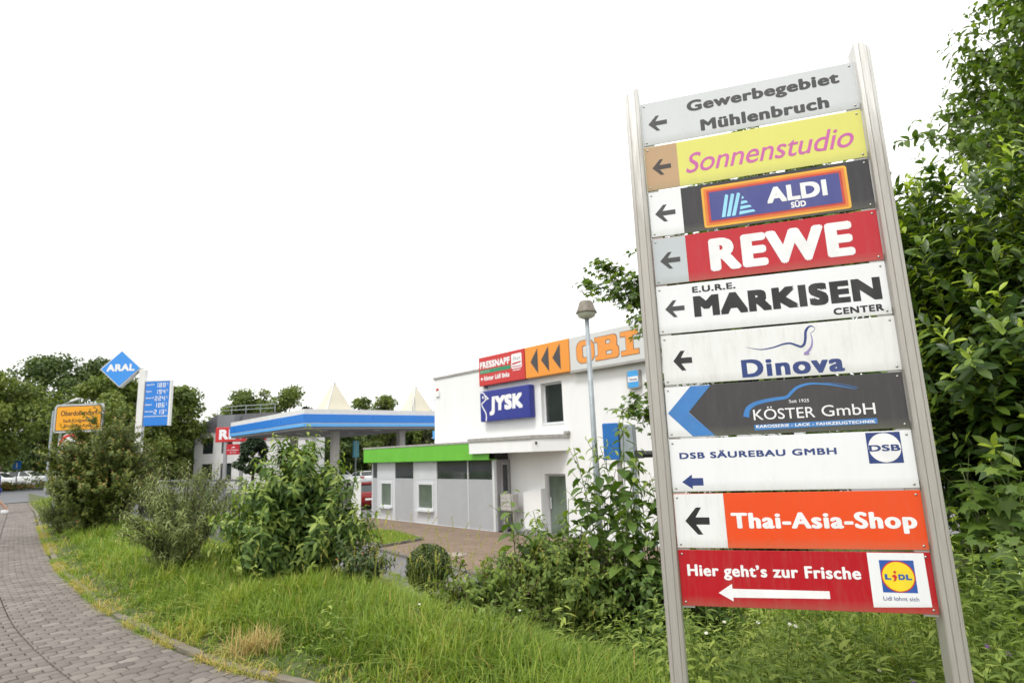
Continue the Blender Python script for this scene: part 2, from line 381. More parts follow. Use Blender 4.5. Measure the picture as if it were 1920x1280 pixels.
mb.build('forecourt_kerb', mat('kerb_stone', (.16, .145, .13), .9, var=.3, scale=5), kind='structure', bevel=.01)
sheet('road', [(-26.4, 28.3), (-24.4, 32.3), (-20.5, 36), (-30, 52), (-62, 66), (-60, 20), (-34, 20)], .004, road_m)
mb = MB()
for q in range(34):
    a = np.array((-26.75 - q * 1.0, 40.2 + q * .9)); T = Matrix.Translation((*(a + (-5, 3)), 0)) @ Matrix.Rotation(math.atan2(.9, -1), 4, 'Z'); mb.box(0, 1.335, 0, .15, -.1, .12, T=T)
mb.build('road_kerb', mat('kerb_stone', (.2, .19, .17)), kind='structure')

# ------------------------------------------------------------------ the directory sign
YAW = -.29685516; SW, PP, GAP = 1.00678, .25, .00908
PH = PP - GAP
alu = None
def alu_mat():
    m, nt, p = new_mat('weathered_aluminium')
    c = ramp(nt, noise(nt, 14, 6, (14, 14, .6)), [(.3, (.58, .565, .545)), (.55, (.70, .69, .67)), (.75, (.78, .77, .755))])
    tc = nt.nodes.new('ShaderNodeTexCoord'); sx = nt.nodes.new('ShaderNodeSeparateXYZ'); nt.links.new(tc.outputs['Object'], sx.inputs[0])
    ad = nt.nodes.new('ShaderNodeMath'); ad.operation = 'ADD'; nt.links.new(sx.outputs[2], ad.inputs[0])
    ns = nt.nodes.new('ShaderNodeMath'); ns.operation = 'MULTIPLY'; nt.links.new(noise(nt, 5, 6, (6, 6, .5)), ns.inputs[0]); ns.inputs[1].default_value = 1.6; nt.links.new(ns.outputs[0], ad.inputs[1])
    f = ramp(nt, ad.outputs[0], [(.15, (.62, .62, .62)), (.75, (0, 0, 0))])         # grime splashed up from the ground
    c = mixrgb(nt, f, c, (.27, .24, .2))
    nt.links.new(c, p.inputs['Base Color']); p.inputs['Metallic'].default_value = .35
    r = ramp(nt, noise(nt, 10, 5, (20, 20, .8)), [(.3, (.36,) * 3), (.7, (.55,) * 3)]); nt.links.new(r, p.inputs['Roughness']); return m
def panel_mat(name, col, rough=.32, dirt=.1, green=0):
    """printed sheet metal: slight fading in patches, grime running down, some algae along the edges"""
    m, nt, p = new_mat(name)
    c = ramp(nt, noise(nt, 2.5, 4), [(.3, tuple(v * .95 for v in col)), (.7, col)])
    f = ramp(nt, noise(nt, 5, 8, (5, 1, .6), .75), [(.5, (0, 0, 0)), (.85, (dirt,) * 3)])
    c = mixrgb(nt, f, c, (.3, .28, .24))
    tc = nt.nodes.new('ShaderNodeTexCoord'); sx = nt.nodes.new('ShaderNodeSeparateXYZ'); nt.links.new(tc.outputs['Object'], sx.inputs[0])
    mp = nt.nodes.new('ShaderNodeMapRange'); nt.links.new(sx.outputs[2], mp.inputs[0]); mp.inputs[1].default_value = -.195; mp.inputs[2].default_value = -.245; mp.inputs[3].default_value = 0; mp.inputs[4].default_value = .6
    nn = nt.nodes.new('ShaderNodeMath'); nn.operation = 'MULTIPLY'; nt.links.new(mp.outputs[0], nn.inputs[0]); nt.links.new(noise(nt, 14, 8, (1, 1, .3), .8), nn.inputs[1])
    c = mixrgb(nt, nn.outputs[0], c, (.22, .23, .15))
    if green:
        g = ramp(nt, noise(nt, 9, 8, (1, 1, .35), .8), [(.5, (0, 0, 0)), (.8, (green,) * 3)]); c = mixrgb(nt, g, c, (.36, .35, .24))
    nt.links.new(c, p.inputs['Base Color']); p.inputs['Specular IOR Level'].default_value = .4
    r = ramp(nt, noise(nt, 6, 5), [(.3, (rough - .08,) * 3), (.7, (rough + .14,) * 3)]); nt.links.new(r, p.inputs['Roughness']); return m
INK = {}
def ink(name, col, rough=.4):
    if name not in INK: INK[name] = mat('print_' + name, col, rough, var=.1, scale=9, dirt=.1, dirt_col=(.3, .28, .25), dscale=8)
    return INK[name]
WHITE = panel_mat('white_panel', (.80, .81, .835)); SILV = panel_mat('silver_panel', (.62, .64, .67)); GREY4 = panel_mat('grey_panel_end', (.5, .54, .57))
BLK = ink('black', (.012, .012, .014)); DGREY = ink('dark_grey', (.05, .05, .055)); NAVY = ink('navy', (.02, .045, .19))
wht = ink('white', (.82, .82, .84))
sign = thing('directory_sign', 'tall multi-panel shop directory sign between two aluminium posts in the weeds', 'sign', (.72631703, 2.87486084, 3.3758804), YAW)
def post(x0, x1, inner_left):
    """extruded aluminium upright with a rounded front, two grooves and a quarter-round top"""
    wd = x1 - x0; fr = -.03; bk = .075
    sec = [(0, bk), (0, fr + .012), (.003, fr + .005), (.012, fr), (.017, fr - .0015), (.018, fr + .0025), (.0205, fr + .0025), (.0215, fr - .002)]
    sec += [(wd - q, y - 0) for q, y in ((.0215, fr - .002), (.0205, fr + .0025), (.018, fr + .0025), (.017, fr - .0015), (.012, fr), (.003, fr + .005), (0, fr + .012), (0, bk))]
    ztop = .078
    def zt(x):
        q = (x - x0) / wd if inner_left else (x1 - x) / wd
        return ztop - .06 * (1 - math.sqrt(max(0, 1 - min(1, q) ** 2.0)))
    n = len(sec); vs = []; zb = -3.75
    for x, y in sec: vs.append((x0 + x, y, zb))
    for x, y in sec: vs.append((x0 + x, y, zt(x0 + x)))
    mb = MB(); fs = [(i, n + i, n + (i + 1) % n, (i + 1) % n) for i in range(n)] + [tuple(range(n)), tuple(range(2 * n - 1, n - 1, -1))]
    mb.add(vs, fs)
    return mb
alu = alu_mat()
post(-.078, -.004, False).build('post', alu, sign); post(SW + .004, SW + .074, True).build('post', alu, sign)
scr_m = mat('screw_metal', (.45, .44, .42), .35, .9); brk_m = mat('dull_aluminium', (.42, .41, .39), .5, .6)
def arrow(mb, x0, x1, zc, h, th, y, m=0, head=.37):
    """left arrow: open chevron head with bevelled ends and a shaft (v measured down)"""
    w_ = x1 - x0; hw = w_ * head; b = th * .75
    mb.flat([(x0, -zc), (x0 + hw * 1.15, -(zc - h / 2)), (x0 + hw * 1.15 + b * .95, -(zc - h / 2)), (x0 + hw * .62 + b * .8, -(zc - th / 2)), (x1, -(zc - th / 2)), (x1, -(zc + th / 2)),
             (x0 + hw * .62 + b * .8, -(zc + th / 2)), (x0 + hw * 1.15 + b * .95, -(zc + h / 2)), (x0 + hw * 1.15, -(zc + h / 2))], y, m)
def panel(i, base, label, x0=0, x1=SW, dy=0):
    z = -PP * i
    mb = MB(); mb.box(0, SW, 0, .003, -PH, 0)
    o = mb.build('panel', base, sign, label=label, loc=(0, dy, z), bevel=.0012)
    for x in (.017, SW - .019):
        for zz in (-.018, -PH + .016):
            s = MB(); s.lathe([(.0001, .0035), (.0032, .003), (.005, .0012), (.0055, 0)], 12, T=Matrix.Translation((x, -.0002, zz)) @ Matrix.Rotation(math.pi / 2, 4, 'X')); s.build('screw', scr_m, o, smooth=True)
    for x in (.001, SW - .055): MB().box(x, x + .054, .0035, .02, -PH - GAP + .0005, -PH + .03).build('bracket', brk_m, o)
    return o
L1, L2, L3, L4 = -.0006, -.0012, -.0018, -.0024      # print layers, each proud of the one below
def box_uv(mb, u0, u1, v0, v1, y, m=0): mb.flat([(u0, -v1), (u1, -v1), (u1, -v0), (u0, -v0)], y, m)
# 1 silver heading panel
P = panel(0, SILV, 'silver heading panel with two lines of dark grey lettering')
a = MB(); arrow(a, .033, .127, .124, .085, .024, L1); a.build('arrow', DGREY, P)
text(MB(), 'Gewerbegebiet', .231, .938, -.094, -.034, L1, .05, spacing=1.1, wy=.036).build('lettering', DGREY, P)
text(MB(), 'Mühlenbruch', .289, .88, -.212, -.150, L1, .05, spacing=1.1, wy=.036).build('lettering', DGREY, P)
# 2 yellow panel
P = panel(1, panel_mat('faded_yellow_panel', (.70, .68, .17)), 'faded yellow panel with pink script lettering and a brown end')
a = MB(); box_uv(a, .0015, .162, .0015, PH - .0015, L1); a.build('arrow_field', panel_mat('brown_end', (.50, .33, .19), dirt=.35), P)
a = MB(); arrow(a, .034, .127, .12, .085, .024, L2); a.build('arrow', ink('brown_black', (.045, .035, .035)), P)
text(MB(), 'Sonnenstudio', .198, .962, -.176, -.072, L1, .005, shear=.32, spacing=.98).build('lettering', ink('pink', (.56, .11, .38)), P)
# 3 dark panel with framed blue emblem
P = panel(2, panel_mat('charcoal_panel', (.042, .04, .045)), 'charcoal panel with a blue emblem framed in orange and yellow')
a = MB(); box_uv(a, .0015, .162, .0015, PH - .0015, L1); a.build('arrow_field', WHITE, P)
a = MB(); arrow(a, .028, .128, .12, .09, .025, L2); a.build('arrow', DGREY, P)
e = MB(); e.flat(rrect(.259, .911, -.229, -.016, .012), L1, 0); e.flat(rrect(.270, .9, -.218, -.027, .006), L2, 1); e.flat(rrect(.283, .888, -.206, -.038, .004), L3, 2); e.flat(rrect(.294, .877, -.196, -.048, .002), L4, 3)
for k in range(3):
    x = .343 + k * .0235
    e.flat([(x, -.186), (x + .017, -.186), (x + .041 + .004 * k, -.078), (x + .034 + .004 * k, -.071), (x + .026 + .004 * k, -.073)], L4 - .0005, 4)
for k in range(4):
    z = -.185 + k * .0255; xs = .424 + k * .006; xe = .499 - k * .0145
    e.flat([(xs, z), (xe, z + .006), (xe - .008, z + .017), (xs + .004, z + .0175)], L4 - .0005, 4)
e.build('emblem', [ink('amber', (.8, .42, .04)), ink('orange', (.72, .2, .03)), ink('red_line', (.55, .05, .03)), ink('emblem_blue', (.055, .065, .26)), ink('pale_blue', (.30, .66, .86))], P)
text(MB(), 'ALDI', .556, .819, -.150, -.071, L4 - .0006, .045, sharp=True, spacing=1.08).build('lettering', wht, P)
text(MB(), 'SÜD', .657, .722, -.189, -.160, L4 - .0006, .04, sharp=True, spacing=1.05).build('lettering', wht, P)
# 4 red panel
P = panel(3, panel_mat('red_panel', (.50, .018, .03)), 'red panel with heavy white capitals and a grey end')
a = MB(); box_uv(a, .0015, .162, .0015, PH - .0015, L1); a.build('arrow_field', GREY4, P)
a = MB(); arrow(a, .033, .13, .12, .086, .025, L2); a.build('arrow', DGREY, P)
text(MB(), 'REWE', .268, .899, -.203, -.037, L1, .066, spacing=1.16, wy=.05).build('lettering', wht, P)
# 5 white panel black capitals
P = panel(4, WHITE, 'white panel with bold black capitals in three sizes')
a = MB(); arrow(a, .037, .129, .118, .085, .024, L1); a.build('arrow', DGREY, P)
text(MB(), 'E.U.R.E.', .172, .371, -.049, -.018, L1, .035, sharp=True, spacing=1.1).build('lettering', BLK, P)
text(MB(), 'MARKISEN', .172, .978, -.170, -.067, L1, .056, sharp=True, spacing=1.13).build('lettering', BLK, P)
text(MB(), 'CENTER', .775, .977, -.223, -.192, L1, .038, sharp=True, spacing=1.12).build('lettering', BLK, P)
# 6 stained white panel with line-drawn animal
P = panel(5, panel_mat('stained_white_panel', (.77, .775, .78), dirt=.3, green=.3), 'stained white panel with navy lettering under a curved line-drawn neck', x0=0)
P.location.x += .004
a = MB(); arrow(a, .05, .137, .127, .096, .028, L1); a.build('arrow', BLK, P)
text(MB(), 'Dinova', .355, .785, -.229, -.146, L1, .04, sharp=True, spacing=1.14, wy=.025).build('lettering', NAVY, P)
cv = catmull(np.array([(.385, -.087), (.42, -.098), (.455, -.104), (.504, -.098), (.545, -.087), (.576, -.086), (.602, -.098), (.619, -.105), (.633, -.095), (.641, -.07), (.645, -.04), (.655, -.022), (.668, -.014), (.679, -.017), (.686, -.024)]), 6)
wd = np.interp(np.linspace(0, 1, len(cv)), [0, .2, .5, .75, .9, 1], [.001, .006, .011, .011, .005, .001])
e = MB(); e.strip(cv, wd, L1, 0); c2 = catmull(np.array([(.686, -.026), (.678, -.039), (.668, -.045), (.6655, -.05)]), 5); e.strip(c2, .002, L1, 0)
c3 = catmull(np.array([(.6655, -.05), (.668, -.075), (.663, -.105), (.648, -.127), (.633, -.138)]), 6); e.strip(c3, np.linspace(.003, .013, len(c3)), L2, 1); e.flat([(.627, -.134), (.640, -.131), (.65, -.14), (.645, -.145), (.627, -.143)], L3, 1)
e.build('emblem', [NAVY, ink('violet', (.28, .22, .48))], P)
# 7 dark garage panel with blue chevron
P = panel(6, panel_mat('anthracite_panel', (.055, .052, .056), .3, .12), 'anthracite panel with a blue chevron and a blue car outline')
a = MB(); a.flat([(.0015, -PH + .0015), (.213, -PH + .0015), (.104, -.126), (.21, -.0015), (.0015, -.0015)], L1); a.build('arrow_field', WHITE, P)
a = MB(); a.flat([(.008, -.126), (.122, -.003), (.214, -.003), (.103, -.126), (.212, -PH + .003), (.113, -PH + .003)], L2); a.build('arrow', ink('mid_blue', (.045, .2, .52)), P)
e = MB(); cv = catmull(np.array([(.356, -.161), (.362, -.138), (.372, -.12), (.4, -.103), (.44, -.093), (.49, -.086), (.535, -.081), (.56, -.06), (.585, -.040), (.62, -.029), (.657, -.027), (.72, -.036), (.78, -.051), (.82, -.0625)]), 5)
e.strip(cv, np.interp(np.linspace(0, 1, len(cv)), [0, .25, .6, .8, 1], [.026, .017, .012, .008, .002]), L1)
cv2 = catmull(np.array([(.70, -.026), (.76, -.036), (.81, -.05), (.83, -.058)]), 5); e.strip(cv2, .002, L1); e.build('emblem', INK['mid_blue'], P)
a = MB(); a.flat([(.387, -.223), (.886, -.216), (.886, -.193), (.387, -.199)], L1); a.build('strapline_field', INK['mid_blue'], P)
text(MB(), 'KÖSTER', .388, .645, -.177, -.130, L2, .004).build('lettering', wht, P)
text(MB(), 'GmbH', .672, .885, -.175, -.127, L2, .004).build('lettering', wht, P)
text(MB(), 'Seit 1925', .544, .627, -.1075, -.0935, L2, .006).build('lettering', wht, P)
text(MB(), 'KAROSSERIE - LACK - FAHRZEUGTECHNIK', .394, .878, -.2135, -.2005, L2, .03, sharp=True, spacing=1.08).build('lettering', wht, P)
# 8 white panel, navy
P = panel(7, WHITE, 'white panel with small wide navy capitals and a square navy emblem')
a = MB(); a.flat([(.046, -.197), (.092, -.229), (.092, -.214), (.141, -.214), (.141, -.18), (.092, -.18), (.092, -.163)], L1); a.build('arrow', NAVY, P)
text(MB(), 'DSB SÄUREBAU GMBH', .044, .711, -.0915, -.063, L1, .03, sharp=True, spacing=1.12).build('lettering', NAVY, P)
e = MB(); box_uv(e, .832, .963, .005, .136, L1, 0); e.flat(circ(.8985, -.0705, .062), L2, 1); text(e, 'DSB', .838, .957, -.085, -.058, L3, .03, m=0, sharp=True, spacing=1.05); e.build('emblem', [NAVY, wht], P)
# 9 orange-red panel
P = panel(8, panel_mat('orange_red_panel', (.76, .075, .012)), 'orange-red panel with bold white lettering and a white end')
a = MB(); box_uv(a, .0015, .221, .0015, PH - .0015, L1); a.build('arrow_field', panel_mat('grimy_white_end', (.78, .79, .8), dirt=.35, green=.12), P)
a = MB(); arrow(a, .045, .152, .122, .12, .032, L2, head=.42); a.build('arrow', BLK, P)
text(MB(), 'Thai-Asia-Shop', .245, .977, -.155, -.087, L1, .055, spacing=1.14, wy=.03).build('lettering', wht, P)
# 10 lowest, deep red
P = panel(9, panel_mat('deep_red_panel', (.43, .006, .014), dirt=.22), 'deep red lowest panel with white lettering, long arrow and a white sticker')
text(MB(), "Hier geht’s zur Frische", .035, .741, -.112, -.062, L1, .042, spacing=1.1, wy=.028).build('lettering', wht, P)
a = MB(); a.flat([(.162, -.182), (.222, -.216), (.222, -.2), (.612, -.193), (.612, -.162), (.222, -.163), (.222, -.142)], L1); a.build('arrow', wht, P)
e = MB(); e.flat([(.773, -.003), (.982, -.003), (.984, -.213), (.772, -.221)], L1, 0); box_uv(e, .8145, .941, .032, .16, L2, 1); e.flat(circ(.8775, -.0965, .0625), L3, 2); e.flat(circ(.8775, -.0965, .058), L4, 3)
text(e, 'L', .828, .851, -.109, -.087, L4 - .0006, .06, m=1, sharp=True); text(e, 'D', .878, .902, -.109, -.087, L4 - .0006, .055, m=1, sharp=True); text(e, 'L', .905, .926, -.109, -.087, L4 - .0006, .06, m=1, sharp=True)
e.flat([(.853, -.094), (.866, -.087), (.873, -.097), (.868, -.112), (.857, -.117), (.863, -.103)], L4 - .0006, 2); e.flat(circ(.867, -.079, .0055, n=12), L4 - .0006, 2)
text(e, 'Lidl lohnt sich', .812, .941, -.1915, -.1755, L2, .006, m=4)
e.build('sticker', [WHITE, ink('logo_blue', (.02, .09, .38)), ink('logo_red', (.6, .02, .03)), ink('logo_yellow', (.85, .65, .02)), ink('text_blue', (.05, .07, .2))], P)

# ------------------------------------------------------------------ white building with flat-roofed annex (local x runs along the wall towards the sign, y into the house)
BZ = math.atan2(-bD[1], -bD[0])
stucco = mat('white_stucco', (.80, .81, .815), .9, var=.03, scale=1.5, dirt=.14, dirt_col=(.5, .49, .45), dscale=1.3, stretch=(1, 1, .25), bump=.15, bscale=90)
coping = mat('zinc_coping', (.42, .41, .39), .6, .3, var=.25, scale=4, dirt=.5, dirt_col=(.2, .19, .17), dscale=4)
gpan = mat('grey_cladding', (.40, .415, .435), .5, .1, var=.05, scale=2); lpan = mat('light_cladding', (.58, .60, .63), .45, .1, var=.05, scale=2)
alf = mat('white_aluminium_frame', (.66, .68, .7), .4, .15, var=.05); dpan = mat('return_wall_grey', (.26, .26, .265), .55, var=.08)  # return wall in a plain grey, darker than the cladding
green = mat('lime_green_fascia', (.13, .46, .035), .45, var=.07, scale=1.5, dirt=.15, dirt_col=(.2, .3, .1))
gl_d = glass_mat('dark_window_glass', (.035, .045, .045)); gl_g = glass_mat('curtained_glass', (.15, .19, .155), .12)
bld = thing('white_building', 'white two-storey flat-roofed building with a lime green fascia along its low annex', 'building', (W0[0], W0[1], LOT), BZ)
mb = MB(); H = 5.02 - LOT
def wall_holes(mb, x0, x1, z0, z1, holes, y0, y1, m=0):
    """wall between y0 (front) and y1 with rectangular holes"""
    xs = sorted({x0, x1, *[h[0] for h in holes], *[h[1] for h in holes]}); zs = sorted({z0, z1, *[h[2] for h in holes], *[h[3] for h in holes]})
    for a, b in zip(xs[:-1], xs[1:]):
        run = None
        for c, d in zip(zs[:-1], zs[1:]):
            ins = any(h[0] <= a and b <= h[1] and h[2] <= c and d <= h[3] for h in holes)
            if not ins: run = (run[0], d) if run else (c, d)
            if ins or d == zs[-1]:
                if run: mb.box(a, b, y0, y1, run[0], run[1], m)
                run = None
WIN = (1.9, 3.0, 2.54 - LOT, 4.07 - LOT); DOOR = (1.9, 2.95, 0, .74 - LOT)
wall_holes(mb, -5.18, 7.6, 0, H, [WIN, DOOR], 0, .3)
mb.box(-5.18, -4.88, .3, 9, 0, H); mb.box(7.3, 7.6, .3, 9, 0, H); mb.box(-5.18, 7.6, 9, 9.3, 0, H); mb.box(-4.88, 7.3, .3, 9, H - .3, H - .15)
mb.build('wall', stucco, bld)
MB().box(-5.23, 7.65, -.05, .36, H, H + .1).box(-5.23, -4.85, .36, 9.35, H, H + .1).box(7.27, 7.65, .36, 9.35, H, H + .1).box(-4.85, 7.27, 8.97, 9.35, H, H + .1).build('coping', coping, bld, bevel=.01)
def window(parent, x0, x1, z0, z1, y, glass, fr=alf, d=.07, sill=True, w=.07, mull=None):
    f = MB(); f.box(x0, x1, y, y + d, z0, z0 + w).box(x0, x1, y, y + d, z1 - w, z1).box(x0, x0 + w, y, y + d, z0 + w, z1 - w).box(x1 - w, x1, y, y + d, z0 + w, z1 - w)
    o = f.build('window', fr, parent, bevel=.006); MB().box(x0 + w, x1 - w, y + .03, y + .045, z0 + w, z1 - w).build('pane', glass, o)
    if sill: MB().box(x0 - .02, x1 + .02, y - .17, y, z0 - .05, z0 - .003).build('sill', alf, o)
    return o
window(bld, *WIN, .16, gl_d)
f = MB(); f.box(1.9, 1.98, .12, .2, 0, 2.14).box(2.87, 2.95, .12, .2, 0, 2.14).box(1.98, 2.87, .12, .2, 2.06, 2.14); o = f.build('door', mat('grey_frame', (.45, .45, .46)), bld); MB().box(1.98, 2.87, .15, .18, .02, 2.06).build('pane', gl_g, o); MB().box(2.05, 2.09, .08, .12, .9, 1.3).build('handle', alf, o)
# annex: columns of panels between slim aluminium mullions
AX, AY = -9.55, -.812
mb = MB(); mb.box(AX + .08, -.12, AY + .12, 4.5, .02, 3.33).build('annex_core', mat('dark_interior', (.05, .05, .05), .8), bld)
TOPZ = 2.70; HEADZ = 1.96
cols = [(AX + .08, -9.02, 'g'), (-8.97, -7.38, 'w'), (-7.33, -5.72, 'g'), (-5.67, -3.92, 'w'), (-3.87, -1.70, 'g'), (-1.65, -.13, 'g')]
mu = MB()
for x in [AX] + [c[1] for c in cols]: mu.box(x, x + (.08 if x == AX else .05), AY - .02, AY + .1, .06, TOPZ)
mu.box(-.08, 0, AY - .02, AY + .1, .06, TOPZ).box(AX, 0, AY - .03, AY + .1, 0, .06)
mu.build('frame', alf, bld)
for x0, x1, k in cols:
    if k == 'g':
        MB().box(x0, x1, AY, AY + .05, .06, HEADZ).build('cladding_panel', gpan, bld); MB().box(x0, x1, AY + .02, AY + .05, HEADZ + .003, TOPZ).build('clerestory_window', gl_d, bld)
    else:
        wx0, wx1, wz0, wz1 = x0 + .28, x1 - .22, .62, 1.80
        pn = MB(); wall_holes(pn, x0, x1, .06, TOPZ, [(wx0, wx1, wz0, wz1)], AY, AY + .05); pn.build('cladding_panel', lpan, bld)
        o = window(bld, wx0, wx1, wz0, wz1, AY - .03, gl_g, w=.1)
        MB().box(x0, x1, AY - .012, AY - .002, HEADZ - .02, HEADZ).build('seam', alf, o)
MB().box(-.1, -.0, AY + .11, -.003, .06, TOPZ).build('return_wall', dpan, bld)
o = MB().box(.002, .03, AY + .3, AY + .7, .1, TOPZ - .1).build('side_door', mat('grey_door_leaf', (.32, .32, .33)), bld); MB().box(.031, .036, AY + .38, AY + .62, 1.5, 2.5).build('pane', gl_d, o)
fa = MB()
for x0, x1 in ((-9.9, -7.6), (-7.594, -5.3), (-5.294, -2.9), (-2.894, .02)): fa.box(x0, x1, AY - .3, AY - .26, TOPZ + .02, 3.37)
fa.box(-9.9, .02, AY - .259, AY + .12, TOPZ + .01, TOPZ + .04).box(-9.9, -9.86, AY - .258, 4.5, TOPZ + .05, 3.37)
fa.build('fascia', green, bld)
MB().box(-9.93, .0, AY - .32, 4.5, 3.372, 3.45).build('roof', coping, bld)
# bowed canopy over the entrance
cpoly = [(-1.0, -1.5)]
def loc(P): q = np.array(P) - W0; return (float(q @ -bD), float(q @ bB))
c0, c1, c2 = loc((-1.795, 23.578)), loc((.467, 20.609)), loc((1.905, 21.475)); c2 = (c2[0], -.002); c1 = loc((.55, 21.2)); c0 = loc((-1.85, 23.75))
cp_ = [c0, c1, c2, (c0[0], -.002)]
o = MB().prism(cp_, 1.56 - LOT, 2.0 - LOT, 'z').build('canopy', stucco, bld)
mb = MB()
ex = [(c0[0] - .04, c0[1] - .04), (c1[0], c1[1] - .06), (c2[0] + .06, c2[1]), (c0[0] - .04, -.002)]
mb.prism(ex, 2.004 - LOT, 2.14 - LOT, 'z').box(c2[0] - .12, c2[0] + .07, -.16, -.006, 2.143 - LOT, 2.24 - LOT); mb.build('edge_trim', coping, o, bevel=.008)
tt = .55; hx, hy = c1[0] + (c2[0] - c1[0]) * .12, c1[1] + (c2[1] - c1[1]) * .12
MB().lathe([(.0001, .02), (.05, .02), (.05, -.02)], 12, T=Matrix.Translation((hx, hy - .012, 1.86 - LOT)) @ Matrix.Rotation(math.pi / 2, 4, 'X')).build('spout_hole', BLK, o)
MB().box(.35, .75, -.8, -.5, 1.545 - LOT, 1.557 - LOT).build('ceiling_lamp', mat('lamp_grey', (.3, .28, .25)), o)
# things fixed to its front
def onwall(name, label, cat, x, y, z, group=None): 
    q = W0 - bD * x + bB * y; return thing(name, label, cat, (q[0], q[1], z), BZ, group)
t = onwall('alarm_siren', 'small white alarm box with a red beacon high on the white wall corner', 'alarm', -4.86, -.08, 4.2)
MB().box(-.14, .14, 0, .078, 0, .27).build('box', stucco, t, bevel=.02); MB().lathe([(.0001, .12), (.05, .1), (.06, 0)], 12, T=Matrix.Translation((0, .03, .272))).build('beacon', mat('beacon_red', (.5, .03, .02)), t)
t = onwall('wall_sign', 'red wall sign with white lettering, green stripe and a small white picture', 'sign', -1.5, -.25, 4.31)
bw, bh = 2.83, 1.2
MB().box(0, bw, 0, .2, 0, bh).build('sign_box', panel_mat('red_box', (.56, .035, .035), dirt=.1), t, bevel=.02); MB().box(.2, .26, .05, .249, -.1, -.003).build('bracket', coping, t)
text(MB(), 'FRESSNAPF', .09, 1.98, .72, 1.0, -.004, .05, spacing=1.1, sharp=True).build('lettering', wht, t)
MB().flat([(.09, .50), (2.02, .50), (2.02, .66), (.09, .66)], -.003).build('stripe', ink('stripe_green', (.02, .25, .12)), t)
text(MB(), 'Alles für Ihr Tier', .12, .72, .545, .615, -.006, .02).build('lettering', ink('pale_green', (.4, .6, .45)), t)
text(MB(), 'hinter Lidl links', .36, 1.93, .2, .4, -.004, .045, spacing=1.08).build('lettering', wht, t)
a = MB(); a.flat([(.12, .29), (.2, .38), (.2, .315), (.29, .315), (.29, .265), (.2, .265), (.2, .2)], -.004); a.build('arrow', wht, t)
e = MB(); e.flat(rrect(2.07, 2.68, .48, 1.06, .07), -.004, 0)
for q in range(9): e.flat(circ(2.2 + .11 * (q % 4) + .02 * (q // 4), .82 + .055 * (q // 4) + .02 * (q % 2), .032, .024, n=9), -.007, 1)
e.flat([(2.12, .63), (2.62, .68), (2.64, .73), (2.36, .72), (2.13, .70)], -.007, 2); e.flat([(2.12, .535), (2.64, .535), (2.64, .57), (2.12, .57)], -.007, 2); e.flat([(2.15, .40), (2.6, .40), (2.6, .43), (2.15, .43)], -.004, 0)
e.build('picture', [wht, ink('mid_grey', (.3, .32, .33)), ink('pic_red', (.5, .03, .03))], t)
t = onwall('wall_sign', 'orange wall sign with three black triangles pointing sideways', 'sign', 1.37, -.25, 4.31)
MB().box(0, 2.3, 0, .2, 0, 1.2).build('sign_box', panel_mat('orange_box', (.80, .30, .04), dirt=.1), t, bevel=.02)
a = MB()
for x in (.30, .88, 1.47): a.flat([(x, .6), (x + .40, .12), (x + .40, 1.08)], -.004)
for k, x in enumerate((.30, .88, 1.47)): MB().flat([(x, .6), (x + .40, .12), (x + .40, 1.08)], -.004).build('triangle', DGREY, t)
t = onwall('wall_sign', 'long pale grey wall sign with orange slab capitals', 'sign', 3.70, -.25, 4.24)
MB().box(0, 3.7, 0, .2, .07, 1.27).build('sign_box', panel_mat('pale_grey_box', (.62, .63, .63), dirt=.18), t, bevel=.02); MB().box(0, 3.7, -.02, .22, 0, .067).build('rail', coping, t)
og = ink('orange_letter', (.82, .30, .05)); ol = ink('letter_outline', (.2, .12, .07))
def slab(mb, k, x, w_, z0, h, y, m, g=0):
    st = w_ * .34; sf = h * .19
    if k == 'O': 
        o_ = rrect(x - g, x + w_ + g, z0 - g, z0 + h + g, min(w_, h) * .36, 8); i_ = rrect(x + st + g, x + w_ - st - g, z0 + h * .22 + g, z0 + h * .78 - g, (w_ - 2 * st) * .3, 8)
        n = len(o_); mb.add([(p[0], y, p[1]) for p in o_] + [(p[0], y, p[1]) for p in i_], [(q, (q + 1) % n, n + (q + 1) % n, n + q) for q in range(n)], m)
    if k == 'I': mb.flat([(x - g, z0 - g), (x + w_ + g, z0 - g), (x + w_ + g, z0 + sf + g), (x + w_ * .7 + g, z0 + sf + g), (x + w_ * .7 + g, z0 + h - sf - g), (x + w_ + g, z0 + h - sf - g), (x + w_ + g, z0 + h + g), (x - g, z0 + h + g), (x - g, z0 + h - sf - g), (x + w_ * .3 - g, z0 + h - sf - g), (x + w_ * .3 - g, z0 + sf + g), (x - g, z0 + sf + g)], y, m)
    if k == 'B':
        def ring(zb, zt, xr):
            o_ = rrect(x + w_ * .12 - g, xr + g, zb - g, zt + g, (zt - zb) * .34, 6); i_ = rrect(x + w_ * .12 + st + g, xr - st * .8 - g, zb + (zt - zb) * .33 + g, zt - (zt - zb) * .33 - g, (zt - zb) * .1, 6)
            n = len(o_); mb.add([(p[0], y - (.001 if zb > z0 else 0), p[1]) for p in o_] + [(p[0], y - (.001 if zb > z0 else 0), p[1]) for p in i_], [(q, (q + 1) % n, n + (q + 1) % n, n + q) for q in range(n)], m)
        ring(z0, z0 + h * .54, x + w_); ring(z0 + h * .47, z0 + h, x + w_ * .94)
        mb.flat([(x - g, z0 - g), (x + st * 1.35 + g, z0 - g), (x + st * 1.35 + g, z0 + h + g), (x - g, z0 + h + g), (x - g, z0 + h - sf - g), (x + w_ * .12 - g, z0 + h - sf - g), (x + w_ * .12 - g, z0 + sf + g), (x - g, z0 + sf + g)], y - .002, m)
